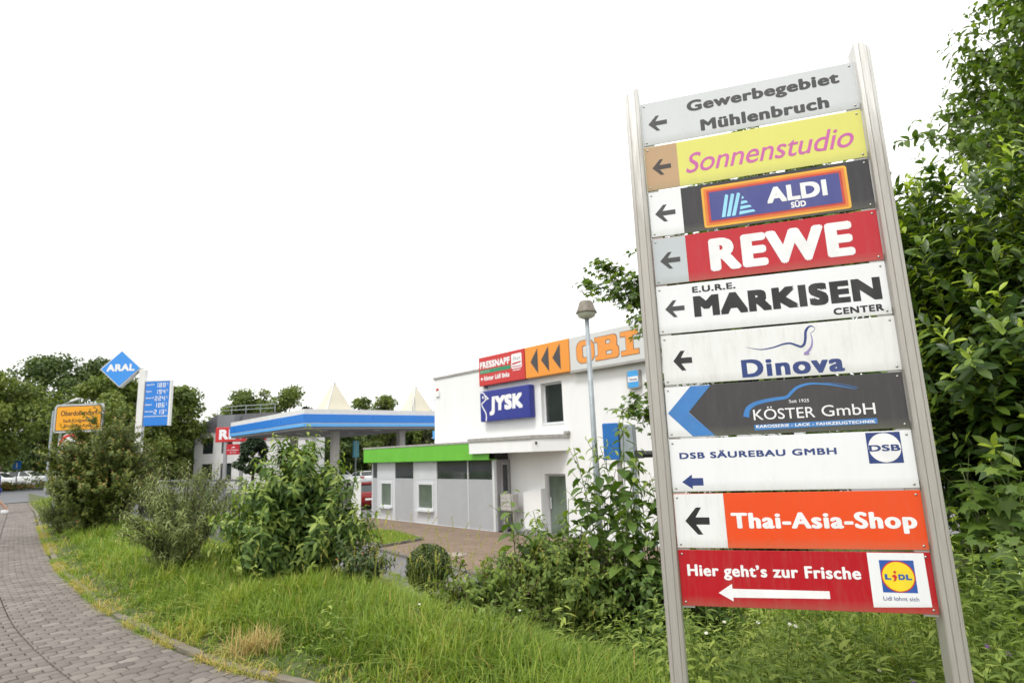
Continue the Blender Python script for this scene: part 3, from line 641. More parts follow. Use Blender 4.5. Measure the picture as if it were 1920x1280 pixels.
for k, x, w_ in (('O', .34, .81), ('B', 1.20, 1.0), ('I', 2.3, .7)):
    q = MB(); slab(q, k, x, w_, .28, .78, -.004, 0, .022); slab(q, k, x, w_, .28, .78, -.009, 1); q.build('lettering', [ol, og], t)
t = onwall('wall_sign', 'deep blue box sign with white capitals and a line-drawn bird', 'sign', -1.42, -.3, 2.83)
MB().box(0, 3.0, 0, .28, 0, 1.25).build('sign_box', panel_mat('deep_blue_box', (.028, .04, .26), dirt=.08), t, bevel=.04)
text(MB(), 'JYSK', .62, 2.62, .40, .98, -.004, .055, sharp=True, spacing=1.06, shear=.06).build('lettering', wht, t)
e = MB(); cv = catmull(np.array([(.38, .02), (.40, .2), (.36, .36), (.22, .54), (.13, .67), (.13, .75), (.24, .80), (.34, .86), (.36, .95), (.33, 1.08), (.24, 1.17), (.14, 1.2), (.05, 1.18)]), 6); e.strip(cv, np.interp(np.linspace(0, 1, len(cv)), [0, .5, 1], [.07, .05, .05]), -.004)
e.flat([(.36, 1.10), (.60, .91), (.36, .86), (.355, .9), (.47, .925), (.34, 1.05)], -.006); e.flat(circ(.21, 1.0, .045, .06, n=12), -.005); e.build('emblem', wht, t)
t = onwall('lamp_box', 'small light blue box sign with rounded corner on the white wall', 'sign', 6.05, -.16, 3.44)
MB().prism(rrect(0, .5, 0, .6, .07), 0, .158, 'y').build('sign_box', coping, t); MB().prism(rrect(.06, .47, .03, .57, .05), -.01, -.001, 'y').build('face', ink('sky_blue', (.05, .35, .75)), t)
e = MB(); e.flat([(.065, .21), (.465, .21), (.465, .38), (.065, .38)], -.012); e.build('band', wht, t); text(MB(), 'Telenotec', .1, .43, .25, .33, -.014, .02).build('lettering', NAVY, t)
t = onwall('mailbox_block', 'grey block of letterboxes standing beside the annex corner', 'mailbox', .05, -.62, LOT)
MB().box(0, .72, 0, .28, .8, 1.42).build('case', mat('mailbox_grey', (.42, .40, .38), .5, .2), t, bevel=.01); MB().box(.06, .14, .08, .2, 0, .798).build('leg', coping, t); MB().box(.58, .66, .08, .2, 0, .798).build('leg', coping, t)
for r in range(4):
    for q in range(2): o = MB().box(.03 + q * .34, .35 + q * .34, -.012, -.002, .83 + r * .145, .955 + r * .145).build('flap', mat('mailbox_flap', (.52, .50, .48), .45, .2), t, bevel=.006)
t = onwall('utility_cabinet', 'white utility cabinet with a sloping top against the white wall by the door', 'cabinet', .95, -.24, LOT)
MB().prism([(0, 0), (.95, 0), (.95, 1.62), (.1, 1.5), (0, 1.46)], 0, .238, 'y').build('case', stucco, t); MB().box(-.02, .97, -.02, .236, -.05, .15).build('base', coping, t)
# ------------------------------------------------------------------ street lamp, control boxes, manhole, lawn, pillar
galv = mat('galvanised_steel', (.36, .40, .43), .55, .3, var=.18, scale=7)
t = thing('lamp_post', 'galvanised lamp post with a mushroom head in front of the white building', 'lamp post', (1.69, 13, LOT))
MB().tube([(0, 0, 0), (0, 0, 2.5), (0, 0, 6.0)], [.07, .062, .05], 16).build('pole', galv, t, smooth=True)
MB().lathe([(.0001, 6.26), (.12, 6.25), (.15, 6.22), (.2, 6.06), (.232, 6.0), (.236, 5.97), (.06, 5.97)], 28).build('hood', mat('lamp_hood', (.2, .175, .14), .6, var=.3, scale=12), t, smooth=True)
MB().lathe([(.215, 5.968), (.18, 5.89), (.1, 5.85), (.055, 5.845)], 24).build('diffuser', mat('milky_plastic', (.7, .69, .62), .3), t, smooth=True)
MB().lathe([(.0001, .012), (.035, .01), (.04, 0)], 12, T=Matrix.Translation((.0, -.155, 6.16)) @ Matrix.Rotation(math.radians(75), 4, 'X')).build('sensor', DGREY, t)
t = thing('control_box', 'blue and grey control boxes back to back on a post beside the weeds', 'control box', (1.9, 11, LOT), math.radians(-22))
blue = mat('blue_enamel', (.012, .16, .52), .35, var=.12)
MB().prism(rrect(-.29, .0, 2.78, 3.44, .03), -.12, .16, 'y').build('blue_housing', blue, t, label='blue enamelled housing', bevel=.01)
MB().box(.03, .27, -.14, .16, 2.74, 3.40).build('grey_housing', galv, t, label='plain grey housing', bevel=.012); MB().box(-.08, -.0, -.04, .04, 0, 2.775).build('post', coping, t); MB().box(.16, .26, -.05, .05, 0, 2.735).build('post', galv, t)
MB().tube([(.30, 0, 2.86), (2.2, 0, 2.86)], .06, 12).build('arm', mat('black_tube', (.02, .02, .022), .5), t)
MB().box(2.1, 2.2, -.05, .05, 0, 2.79).build('post', galv, t); MB().box(.273, .4, -.07, .07, 2.79, 2.93).build('clamp', DGREY, t)
t = thing('manhole_cover', 'round concrete manhole cover set in the reddish paving', 'manhole cover', (-2.0, 18.45, LOT + .053))
MB().lathe([(.0001, .012), (.30, .012), (.33, .014), (.335, 0)], 32).build('lid', mat('manhole_concrete', (.33, .28, .23), .9, var=.2), t); MB().lathe([(.345, 0), (.35, .018), (.44, .016), (.45, 0)], 32).build('ring', mat('manhole_ring', (.25, .21, .18), .85), t)
mb = MB(); lw = [(-6.3, 22.9), (-4.56, 20.5), (-3.42, 21.84), (-4.9, 24.4), (-6.6, 25.2)]
for (a, b) in zip(lw, lw[1:] + lw[:1]):
    a, b = np.array(a), np.array(b); T = Matrix.Translation((*a, LOT)) @ Matrix.Rotation(math.atan2(*(b - a)[::-1]), 4, 'Z'); mb.box(0, np.linalg.norm(b - a), -.05, .05, -.05, .13, T=T)
mb.build('lawn_kerb', mat('kerb_stone', (.16, .145, .13)), kind='structure')
t = thing('gate_pillar', 'plain white rendered gate pillar behind the broad green bush', 'pillar', (-6.87, 26, LOT), math.radians(15)); MB().box(-.2, .2, -.2, .2, 0, 2.0).build('shaft', stucco, t); MB().box(-.23, .23, -.23, .23, 2.003, 2.07).build('cap', stucco, t)
# ------------------------------------------------------------------ filling station
KX = np.array([-13.15, 37.22]); CA = BZ
def station(name, label, cat, along, inward, z, grp=None):
    q = KX + bB * along + bD * inward; return thing(name, label, cat, (q[0], q[1], z), CA + math.pi / 2, grp)
# local x of a 'station' thing runs away from the camera along bB, local y runs along bD
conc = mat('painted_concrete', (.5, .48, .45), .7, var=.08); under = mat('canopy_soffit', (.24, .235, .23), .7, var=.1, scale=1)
stb = mat('station_blue', (.02, .20, .66), .35, var=.06, scale=.6); stl = mat('station_light_blue', (.12, .42, .85), .35, var=.05); stw = mat('station_white', (.72, .72, .71), .5, var=.06, scale=1.5, dirt=.25, dirt_col=(.45, .44, .4), dscale=2)
t = station('station_canopy', 'flat filling station canopy with a blue and white edge on square columns', 'canopy', 0, 0, 0)
LX, LY = 10.2, 14.4
def band(z0, z1, o_, mt, nm, zoff=0):
    b = MB(); b.box(-o_, LX + o_, -o_, .2, z0, z1).box(-o_, .2, .2, LY + o_, z0, z1).box(LX - .2, LX + o_, .2, LY + o_, z0, z1).box(.2, LX - .2, LY - .2, LY + o_, z0, z1); b.build(nm, mt, t)
band(4.38, 4.70, .0, stw, 'parapet'); band(3.84, 4.377, .05, stb, 'blue_band'); band(3.79, 3.837, .02, stw, 'white_stripe'); band(3.60, 3.787, .045, stl, 'light_blue_band')
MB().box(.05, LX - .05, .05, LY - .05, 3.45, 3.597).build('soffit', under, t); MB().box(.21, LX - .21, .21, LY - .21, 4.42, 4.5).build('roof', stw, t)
for x, y in ((3.5, 3), (8.75, 3), (3.5, 10.2)): MB().box(x - .24, x + .24, y - .24, y + .24, LOT, 3.448).build('column', conc, t, bevel=.02)
for x in (2.2, 6.2):
    for y in (2, 6, 10): MB().box(x - .2, x + .2, y - .2, y + .2, 3.42, 3.447).build('soffit_lamp', wht, t)
cream = mat('cream_membrane', (.60, .56, .45), .6, var=.08, scale=.7, dirt=.3, dirt_col=(.4, .37, .28), dscale=1.5)
for k, (al_, inn) in enumerate(((2.59, 1.3), (9.0, 1.3))):
    o = station('roof_pyramid', ('cream pyramid rooflight on the canopy roof, nearer the canopy corner', 'cream pyramid rooflight with railings beside it, close to the white building')[k], 'rooflight', al_, inn, 4.503, 'cream pyramids on the canopy roof')
    r = .98; vs = [(-r, -r, 0), (r, -r, 0), (r, r, 0), (-r, r, 0)]; hs = 2.15
    MB().add(vs + [(0, 0, hs)], [(0, 1, 4), (1, 2, 4), (2, 3, 4), (3, 0, 4)]).build('shell', cream, o)
    rb = MB()
    for q in vs: rb.tube([q, (0, 0, hs)], .035, 5)
    rb.build('ridge', stw, o); MB().lathe([(.0001, hs + .12), (.09, hs + .05), (.1, hs - .1)], 10).build('cap', stw, o)
    if k:
        for x in (-.85, .85): MB().tube([(x - .12, -1.05, 0), (x - .12, -1.05, 1.0), (x, -1.05, 1.2), (x + .12, -1.05, 1.0), (x + .12, -1.05, 0)], .025, 6).build('ladder_rail', galv, o)
t = station('wash_hall', 'low white wash hall with blue stripes beyond the canopy columns', 'building', 14.5, -1, LOT)
MB().box(0, 5, -6, 8, 0, 4.3).build('wall', stw, t); MB().box(-.1, 5.1, -6.1, 8.1, 4.303, 5.0).build('blue_band', stl, t); MB().box(-.06, -.003, -6, 8, 2.9, 3.3).build('stripe', stb, t)
t = thing('price_pylon', 'tall white pylon with a blue diamond and a fuel price board', 'sign', (-22.6, 36, LOT))
MB().box(-.2, .2, -.15, .15, 0, 8.75).build('post', stw, t, bevel=.03)
def dia(r, q): return [(-1.33 - r, 8.85), (-1.33, 8.85 - q), (-1.33 + r, 8.85), (-1.33, 8.85 + q)]
o = MB().prism(dia(1.27, 1.16), -.17, .17, 'y').build('diamond', stw, t, bevel=.03); MB().prism(dia(1.18, 1.07), -.185, -.172, 'y').build('face', stb_ := mat('diamond_blue', (.04, .27, .76), .35, var=.05), o)
text(MB(), 'ARAL', -2.17, -.46, 8.70, 9.13, -.19, .045, sharp=True, spacing=1.08).build('lettering', wht, o)
o = MB().box(.26, 1.72, -.12, .12, 5.32, 8.0).build('price_board', stb, t, bevel=.02); MB().box(1.722, 1.82, -.12, .12, 5.3, 8.05).build('edge', stw, o); MB().box(.24, 1.72, -.125, .12, 8.002, 8.07).build('edge', stw, o)
SEG = {'0': 'abcdef', '1': 'bc', '2': 'abged', '3': 'abgcd', '4': 'fgbc', '5': 'afgcd', '6': 'afgedc', '7': 'abc', '8': 'abcdefg', '9': 'abcdfg'}
def seg(mb, ch, x, z, w_, h, th, y):
    R = {'a': (0, h - th, w_, h), 'd': (0, 0, w_, th), 'g': (0, h / 2 - th / 2, w_, h / 2 + th / 2), 'f': (0, h / 2, th, h), 'e': (0, 0, th, h / 2), 'b': (w_ - th, h / 2, w_, h), 'c': (w_ - th, 0, w_, h / 2)}
    for n_, k in enumerate(SEG[ch]):
        a, b, c, d = R[k]; g = .006; yy = y - n_ * .0003; mb.flat([(x + a + g, z + b + g), (x + c - g, z + b + g), (x + c - g, z + d - g), (x + a + g, z + d - g)], yy)
rows = (('SuperE10', '188'), ('Super', '194'), ('Ultimate 102', '224'), ('Diesel', '186'), ('Ultimate Diesel', '213'))
for r, (nm, pr_) in enumerate(rows):
    z = 7.62 - r * .405; q = MB()
    for k, ch in enumerate(pr_): seg(q, ch, .86 + k * .225, z, .17, .28, .05, -.125)
    seg(q, '9', 1.55, z + .13, .08, .15, .024, -.125); q.build('price', wht, o); text(MB(), nm, .31, .31 + .04 * len(nm) + .15 if len(nm) < 9 else .8, z + .14, z + .23, -.125, .03).build('lettering', wht, o)
MB().box(.27, 1.71, -.128, -.122, 5.86, 5.9).build('divider', stw, o)
# town sign and speed limit on one pair of posts
t = thing('town_sign', 'yellow town sign with black lettering above a round speed limit, half hidden by a bush', 'sign', (-12.0, 16.4, 0), math.radians(0))
tw, thh = 1.36, .78; zt = 2.56
MB().prism(rrect(-.68, .68, zt, zt + thh, .09), 0, .03, 'y').build('frame', mat('sign_grey_frame', (.5, .51, .52), .4, .4), t)
o = MB().prism(rrect(-.63, .63, zt + .05, zt + thh - .05, .06), -.004, -.001, 'y').build('face', DGREY, t); MB().flat(rrect(-.61, .61, zt + .07, zt + thh - .07, .05), -.006).build('field', panel_mat('town_yellow', (.82, .36, .015), dirt=.15), o)
text(MB(), 'Oberdollendorf', -.5, .5, zt + .46, zt + .60, -.008, .018).build('lettering', BLK, o); text(MB(), 'Stadt Königswinter', -.42, .42, zt + .28, zt + .37, -.008, .014).build('lettering', BLK, o); text(MB(), 'Rhein-Sieg-Kreis', -.38, .38, zt + .14, zt + .23, -.008, .014).build('lettering', BLK, o)
o = MB().prism(circ(-.19, 2.23, .31), .0, .012, 'y').build('speed_disc', wht, t); MB().flat(circ(-.19, 2.23, .29), -.002).build('red_ring', ink('signal_red', (.6, .02, .02)), o); MB().flat(circ(-.19, 2.23, .215), -.004).build('disc_field', wht, o); text(MB(), '30', -.35, -.03, 2.13, 2.33, -.006, .03).build('lettering', BLK, o)
for x in (-.52, .52): MB().tube([(x, .07, -.3), (x, .07, zt + thh - .05)], .03, 8).build('post', galv, t)
# far street lamp, information sign, teal flag sign
t = thing('street_lamp', 'far street lamp with a long slanting arm above the yellow town sign', 'street lamp', (-34.9, 45, -.05))
MB().tube([(0, 0, 0), (0, 0, 5.9), (.1, 0, 6.15), (.35, 0, 6.3), (1.3, -.0, 6.62)], [.1, .07, .05, .04, .035], 8).build('pole', galv, t); MB().prism([(1.25, 6.56), (1.95, 6.78), (2.0, 6.86), (1.7, 6.86), (1.25, 6.7)], -.12, .12, 'y').build('lamp_head', stw, t, bevel=.03)
t = thing('information_sign', 'small square blue information sign on a thin post by the parked cars', 'sign', (-41.34, 50, -.05)); MB().box(-.32, .32, -.02, .02, 1.75, 2.4).build('plate', stb, t); MB().tube([(0, .06, 0), (0, .06, 2.3)], .04, 6).build('post', galv, t); text(MB(), 'i', -.06, .06, 1.85, 2.28, -.024, .05, full=True).build('lettering', wht, t)
t = thing('flag_sign', 'narrow teal flag sign on a thin pole behind the parked cars', 'sign', (-13.28, 50, LOT), math.radians(75)); MB().tube([(0, 0, 0), (0, 0, 4.4)], .06, 8).build('pole', galv, t); MB().box(-.45, .45, -.05, .05, 3.0, 4.35).build('panel', mat('teal', (.03, .28, .33), .4), t, bevel=.02)
# large sign on posts and the white mansard building behind
t = thing('pylon_sign', 'wide red sign with white capitals on two grey posts before the mansard building', 'sign', (-26.0, 52, LOT))
MB().box(0, 4.3, 0, .35, 4.72, 6.0).build('sign_box', panel_mat('red_box_far', (.55, .03, .03)), t, bevel=.03); text(MB(), 'REWE', .32, 3.9, 4.95, 5.8, -.006, .045, sharp=True, spacing=1.1).build('lettering', wht, t)
for x in (.85, 2.28): MB().box(x - .12, x + .12, .05, .3, 0, 4.717).build('post', mat('post_grey', (.36, .36, .37), .5, .4), t)
o = MB().box(1.0, 2.13, .02, .12, 3.63, 4.52).build('lower_board', panel_mat('red_board', (.5, .015, .03)), t); e = MB(); e.flat([(1.4, 4.2), (1.62, 4.32), (1.78, 4.25), (1.6, 4.2)], .016); e.build('mark', wht, o); text(MB(), 'ihr Kaufmann', 1.1, 2.03, 3.98, 4.08, .016, .02, shear=.2).build('lettering', wht, o); text(MB(), 'vor Ort', 1.3, 1.85, 3.78, 3.88, .016, .02, shear=.2).build('lettering', wht, o)
t = thing('mansard_building', 'white office building with a dark mansard roof and black windows behind the red sign', 'building', (-33.1, 62, LOT), math.radians(-12))
holes = [(.9 + k * 2.25, 2.2 + k * 2.25, z, z + 1.6) for k in range(4) for z in (1.3, 3.9)]
mb = MB(); wall_holes(mb, 0, 9.6, 0, 6.1, holes, 0, .3); mb.box(0, .3, .3, 9, 0, 6.1).box(9.3, 9.6, .3, 9, 0, 6.1).box(.3, 9.3, 8.7, 9, 0, 6.1); mb.build('wall', stw, t)
for h in holes: window(t, *h, .12, gl_d, fr=DGREY, sill=False)
slate = mat('slate', (.06, .06, .068), .7, var=.3, scale=2)
rf = MB().add([(-.2, -.2, 6.103), (9.8, -.2, 6.103), (9.8, 9.2, 6.103), (-.2, 9.2, 6.103), (1.3, 1.3, 7.9), (8.3, 1.3, 7.9), (8.3, 7.8, 7.9), (1.3, 7.8, 7.9)], [(0, 1, 5, 4), (1, 2, 6, 5), (2, 3, 7, 6), (3, 0, 4, 7), (4, 5, 6, 7)]).build('roof', slate, t)
MB().box(2.6, 4.6, -.1, 1.6, 6.3, 7.75).build('dormer', mat('dormer_grey', (.22, .23, .25)), rf)
q = MB()
for z in (8.35, 8.75): q.tube([(1.4, 1.4, z), (8.2, 1.4, z)], .035, 5)
for x in (1.4, 3.1, 4.8, 6.5, 8.2): q.tube([(x, 1.4, 7.9), (x, 1.4, 8.8)], .035, 5)
q.build('railing', galv, t)
t = thing('side_building', 'plain white windowless hall with a flat roof beside the red sign', 'building', (-27.3, 58.5, LOT), math.radians(12)); MB().box(0, 7, 0, 7, 0, 5.0).build('wall', stw, t); MB().box(-.06, 7.06, -.06, 7.06, 5.003, 5.2).build('roof', coping, t)
# mesh fence along the lot
t = thing('mesh_fence', 'thin grey wire mesh fence between the grey shrub and the filling station', 'fence', (-12.9, 21.8, LOT), math.atan2(-3.2, 4.6))
fl = 5.6; dg = mat('fence_grey', (.16, .17, .19), .5, .4)
for k in range(3): MB().box(k * fl / 2 - .03, k * fl / 2 + .03, -.03, .03, 0, 2.4).build('post', dg, t)
q = MB()
for k in range(2):
    for z in np.arange(.15, 2.4, .25): q.box(k * fl / 2 + .032, (k + 1) * fl / 2 - .032, -.006, .006, z - .006, z + .006)
    for x in np.arange(k * fl / 2 + .1, (k + 1) * fl / 2 - .05, .1): q.box(x - .004, x + .004, -.0065, .0065, .1, 2.36)
q.box(.0, fl, -.04, .04, 2.403, 2.47)
q.build('mesh_panel', dg, t)

# ------------------------------------------------------------------ parked cars, passer-by
def car_parts(root, paint, rear_light=True):
    """hatchback, length along x (front at +x)"""
    body = [(-2.05, .42), (-2.08, .75), (-2.02, .98), (-1.75, 1.02), (.95, .98), (1.55, .88), (1.98, .72), (2.08, .55), (2.05, .32), (1.75, .22), (-1.85, .22)]
    mb = MB(); n = len(body); ys = [(-.86, .0), (-.88, .0), (.88, .0), (.86, .0)]
    vs = []
    for y, ins in ((-.88, .0), (.88, .0)): vs += [(x, y * (1 - max(0, (z - .75)) * .35), z) for x, z in body]
    mb.add(vs, [tuple(range(n)), tuple(range(2 * n - 1, n - 1, -1))] + [(i, n + i, n + (i + 1) % n, (i + 1) % n) for i in range(n)]).build('body', paint, root, bevel=.05)
    gh = [(-1.9, .99), (-1.45, 1.42), (-1.2, 1.46), (-.1, 1.47), (.25, 1.4), (1.05, .97)]
    vs = []; n = len(gh)
    for s_ in (-1, 1): vs += [(x, s_ * (.78 - (z - .97) * .38), z) for x, z in gh]
    MB().add(vs, [tuple(range(n)), tuple(range(2 * n - 1, n - 1, -1))] + [(i, n + i, n + (i + 1) % n, (i + 1) % n) for i in range(n)]).build('windows', gl_d, root)
    rf = MB(); rv = [(-1.52, 1.425), (-1.2, 1.475), (-.1, 1.485), (.28, 1.41)]
    rf.add([(x, -.64 + (0 if z > 1.45 else -.0), z) for x, z in rv] + [(x, .64, z) for x, z in rv], [(i, i + 1, 5 + i, 4 + i) for i in range(3)])
    for s_ in (-1, 1):
        f = lambda x, z: (x, s_ * (.79 - (z - .97) * .38), z)
        for (xa, xb, za, zb, xc, xd) in ((-.35, -.25, .98, 1.465, -.4, -.3), (.9, 1.08, .96, 1.42, .16, .28), (-1.95, -1.6, 1.0, 1.43, -1.5, -1.2)):
            rf.add([f(xa, za), f(xb, za), f(xd, zb), f(xc, zb)], [(0, 1, 2, 3)])
    rf.build('roof', paint, root)
    ty = mat('tyre', (.02, .02, .02), .8); ri = mat('rim', (.45, .46, .47), .35, .7); rl = mat('tail_lamp', (.4, .01, .015), .25); hl = mat('head_lamp', (.7, .72, .74), .15)
    for x in (-1.3, 1.28):
        for y in (-.80, .80):
            T = Matrix.Translation((x, y, .31)) @ Matrix.Rotation(math.pi / 2 * (1 if y < 0 else -1), 4, 'X')
            o = MB().lathe([(.2, .1), (.3, .1), (.315, .06), (.315, -.06), (.3, -.1)], 20, T=T).build('wheel', ty, root); MB().lathe([(.0001, .09), (.08, .1), (.205, .105), (.2, .08)], 12, T=T).build('rim', ri, o)
    for y in (-.68, .68):
        MB().box(-2.1, -1.98, y - .16, y + .16, .78, .96).build('tail_lamp', rl, root, bevel=.02); MB().box(1.8, 2.03, y - .16, y + .16, .64, .78).build('head_lamp', hl, root, bevel=.02)
    MB().box(-2.1, -2.075, -.26, .26, .55, .66).build('number_plate', wht, root)
pw = mat('white_paint', (.74, .75, .76), .25, var=.03); pr = mat('red_paint', (.24, .012, .012), .25, var=.05); pg = mat('silver_paint', (.45, .46, .47), .3, .4, var=.03)
def car(label, x, y, z, rz, paint, group): t = thing('parked_car', label, 'car', (x, y, z), math.radians(rz), group); car_parts(t, paint); return t
G1 = 'cars parked on the filling station lot'; G2 = 'white cars parked across the road'
c1 = car('white hatchback with a red tail lamp parked behind the dark red car', -17.2, 67, LOT, 128, pw, G1); car('dark red car mostly hidden by the end of the grey annex', -8.9, 37.4, LOT, 100, pr, G1)
car('white car parked beyond the white hatchback under the dark trees', -21.5, 74, LOT, 70, pw, G1); car('silver car parked near the teal flag sign', -15.2, 76, LOT, 60, pg, G1)
car('white car behind the reddish hedge, nearer the road', -49.3, 57.5, 0, 10, pw, G2); car('white car parked beyond another white car, nose poking past its bonnet', -49.3, 61.0, 0, 6, pw, G2)
def skin_body(name, joints, edges, radii, m, parent):
    me = bpy.data.meshes.new(name); me.from_pydata(joints, edges, []); o = bpy.data.objects.new(name, me); COL.objects.link(o); o.parent = parent; me.materials.append(m)
    sk = o.modifiers.new('skin', 'SKIN'); sk.use_smooth_shade = True
    for v, r in zip(me.skin_vertices[0].data, radii): v.radius = (r, r) if not hasattr(r, '__len__') else r
    me.skin_vertices[0].data[0].use_root = True
    sb = o.modifiers.new('sub', 'SUBSURF'); sb.levels = 1; sb.render_levels = 2; return o
t = thing('person', 'walker in a deep blue top and shorts stepping along the pavement by the road', 'person', (-19.87, 23.2, 0), math.radians(130))
J = [(0, 0, .93), (0, 0, 1.1), (0, .02, 1.3), (0, .0, 1.43), (0, 0, 1.52), (.0, .02, 1.6), (0, .03, 1.68),
     (.1, .0, .88), (.1, .16, .5), (.1, .1, .1), (.1, .24, .05), (-.1, 0, .88), (-.1, -.1, .5), (-.1, -.38, .16), (-.1, -.32, .04),
     (.19, 0, 1.38), (.25, -.1, 1.12), (.24, .05, .9), (.24, .12, .82), (-.19, 0, 1.38), (-.25, .08, 1.12), (-.24, .26, .96), (-.24, .33, .9)]
Ed = [(0, 1), (1, 2), (2, 3), (3, 4), (4, 5), (5, 6), (0, 7), (7, 8), (8, 9), (9, 10), (0, 11), (11, 12), (12, 13), (13, 14), (3, 15), (15, 16), (16, 17), (17, 18), (3, 19), (19, 20), (20, 21), (21, 22)]
Ra = [(.14, .1), (.13, .09), (.15, .1), (.09, .08), .05, .075, .07, .085, .055, .038, .03, .085, .055, .038, .03, .055, .04, .03, .03, .055, .04, .03, .03]
skin = mat('skin', (.5, .3, .21), .55); clo = mat('blue_cloth', (.02, .03, .22), .85)
o = skin_body('body', J, Ed, Ra, skin, t)
skin_body('shirt', [J[0], J[1], J[2], J[3], J[15], ((J[15][0] + J[16][0]) / 2, -.05, 1.24), J[19], ((J[19][0] + J[20][0]) / 2, .04, 1.24)], [(0, 1), (1, 2), (2, 3), (3, 4), (4, 5), (3, 6), (6, 7)], [(.165, .125), (.155, .115), (.175, .125), (.1, .09), .075, .065, .075, .065], clo, t)
skin_body('shorts', [(0, 0, .98), (.1, 0, .86), (.1, .1, .62), (-.1, 0, .86), (-.1, -.06, .62)], [(0, 1), (1, 2), (0, 3), (3, 4)], [(.16, .125), .115, .1, .115, .1], clo, t)
MB().lathe([(.0001, .13), (.06, .115), (.092, .06), (.1, 0), (.095, -.05)], 14, T=Matrix.Translation((0, .01, 1.66))).build('hair', mat('brown_hair', (.05, .03, .02), .7), t, smooth=True)
for x in (-.1, .1): MB().box(x - .045, x + .045, (.03 if x > 0 else -.42), (.31 if x > 0 else -.2), (.0 if x > 0 else .0), (.09 if x > 0 else .13)).build('shoe', wht, t, bevel=.03)

# ------------------------------------------------------------------ vegetation
bark = mat('bark', (.085, .07, .055), .95, var=.4, scale=14, stretch=(3, 3, .5)); twig = mat('green_twig', (.09, .11, .04), .8); woody = mat('brown_twig', (.10, .075, .05), .85)
LM = {
 'tree': leaf_mat('tree_leaf', [(0, (.036, .062, .014)), (.5, (.078, .118, .026)), (1, (.145, .185, .042))], .55, .3),
 'tree_dark': leaf_mat('dark_tree_leaf', [(0, (.026, .05, .02)), (.5, (.055, .09, .03)), (1, (.10, .14, .045))], .6, .25),
 'conifer': leaf_mat('conifer_needles', [(0, (.012, .028, .014)), (1, (.035, .06, .025))], .6, .1),
 'field': leaf_mat('field_maple_leaf', [(0, (.035, .058, .014)), (.4, (.08, .115, .024)), (.8, (.16, .18, .04)), (.9, (.2, .10, .04)), (1, (.28, .12, .06))], .5, .3),
 'grey': leaf_mat('grey_leaf', [(0, (.055, .08, .028)), (.4, (.11, .15, .05)), (1, (.27, .33, .17))], .7, .3, .2, (1.1, 1.15, .8)),
 'green': leaf_mat('lance_leaf', [(0, (.025, .058, .014)), (.4, (.06, .115, .025)), (1, (.19, .26, .06))], .5, .33),
 'dark': leaf_mat('ivy_leaf', [(0, (.018, .04, .012)), (.6, (.05, .085, .022)), (.9, (.10, .12, .03)), (1, (.22, .07, .04))], .45, .2),
 'laurel': leaf_mat('laurel_leaf', [(0, (.016, .042, .01)), (.4, (.036, .072, .013)), (.75, (.085, .145, .018)), (1, (.21, .30, .035))], .35, .3, .4),
 'maple': leaf_mat('maple_leaf', [(0, (.03, .065, .014)), (.5, (.075, .13, .024)), (1, (.17, .24, .045))], .45, .38),
 'weed': leaf_mat('weed_leaf', [(0, (.05, .09, .02)), (.5, (.11, .17, .035)), (1, (.22, .29, .07))], .6, .35),
 'grass': leaf_mat('grass_blade', [(0, (.04, .085, .012)), (.45, (.10, .175, .022)), (.8, (.20, .27, .05)), (.93, (.25, .235, .075)), (1, (.36, .26, .11))], .55, .35, .3, (1.2, 1.25, .6)),
}
TL_LANCE = tmpl_leaf(.27, .35, .35, (.8, 1, .6)); TL_BROAD = tmpl_leaf(.38, .35, .3, (.9, 1, .6)); TL_OVATE = tmpl_leaf(.55, .3, .3, (.9, 1, .65)); TL_LAUREL = tmpl_leaf(.36, .18, .3, (.6, 1, .85)); TL_NARROW = tmpl_leaf(.16, .5, .2, (.9, 1, .6)); TL_D = tmpl_diamond(.62); TL_DN = tmpl_diamond(.8, .2); TL_M = tmpl_maple(); TL_ROUND = tmpl_leaf(.85, .15, .25, (1, 1, .7))
UP = np.array([0, 0, 1.])
def along(rng, pts, t0, t1, step, size, out=.75, droop=.15, tipsize=.55, per=2, jit=.25):
    """leaf positions and directions along a stem: opposite pairs, each turned a quarter from the last"""
    L = np.linalg.norm(np.diff(pts, axis=0), axis=1).sum(); n = max(1, int(L * (t1 - t0) / step))
    t = np.repeat(np.linspace(t0, t1, n), per); k = np.tile(np.arange(per), n); q = t * (len(pts) - 1); i = np.minimum(q.astype(int), len(pts) - 2); fr = (q - i)[:, None]
    P = pts[i] * (1 - fr) + pts[i + 1] * fr; T = unit(pts[i + 1] - pts[i])
    a = np.cross(T, np.array([.2, .3, .93])); a = unit(a + 1e-6); b = np.cross(T, a)
    an = np.repeat(np.arange(n) * math.pi / 2 + rng.uniform(0, 6.28), per) + k * 2 * math.pi / per + rng.normal(0, jit, len(t))
    R = np.cos(an)[:, None] * a + np.sin(an)[:, None] * b
    D = unit(T * (1 - out) + R * out - UP * droop + rng.normal(0, .12, R.shape)); Nn = unit(T * .8 + UP * .6 + rng.normal(0, .2, R.shape))
    S = size * (1 - (1 - tipsize) * sm(t, .75, 1)) * rng.uniform(.75, 1.15, len(t)); return P, D, Nn, S, t
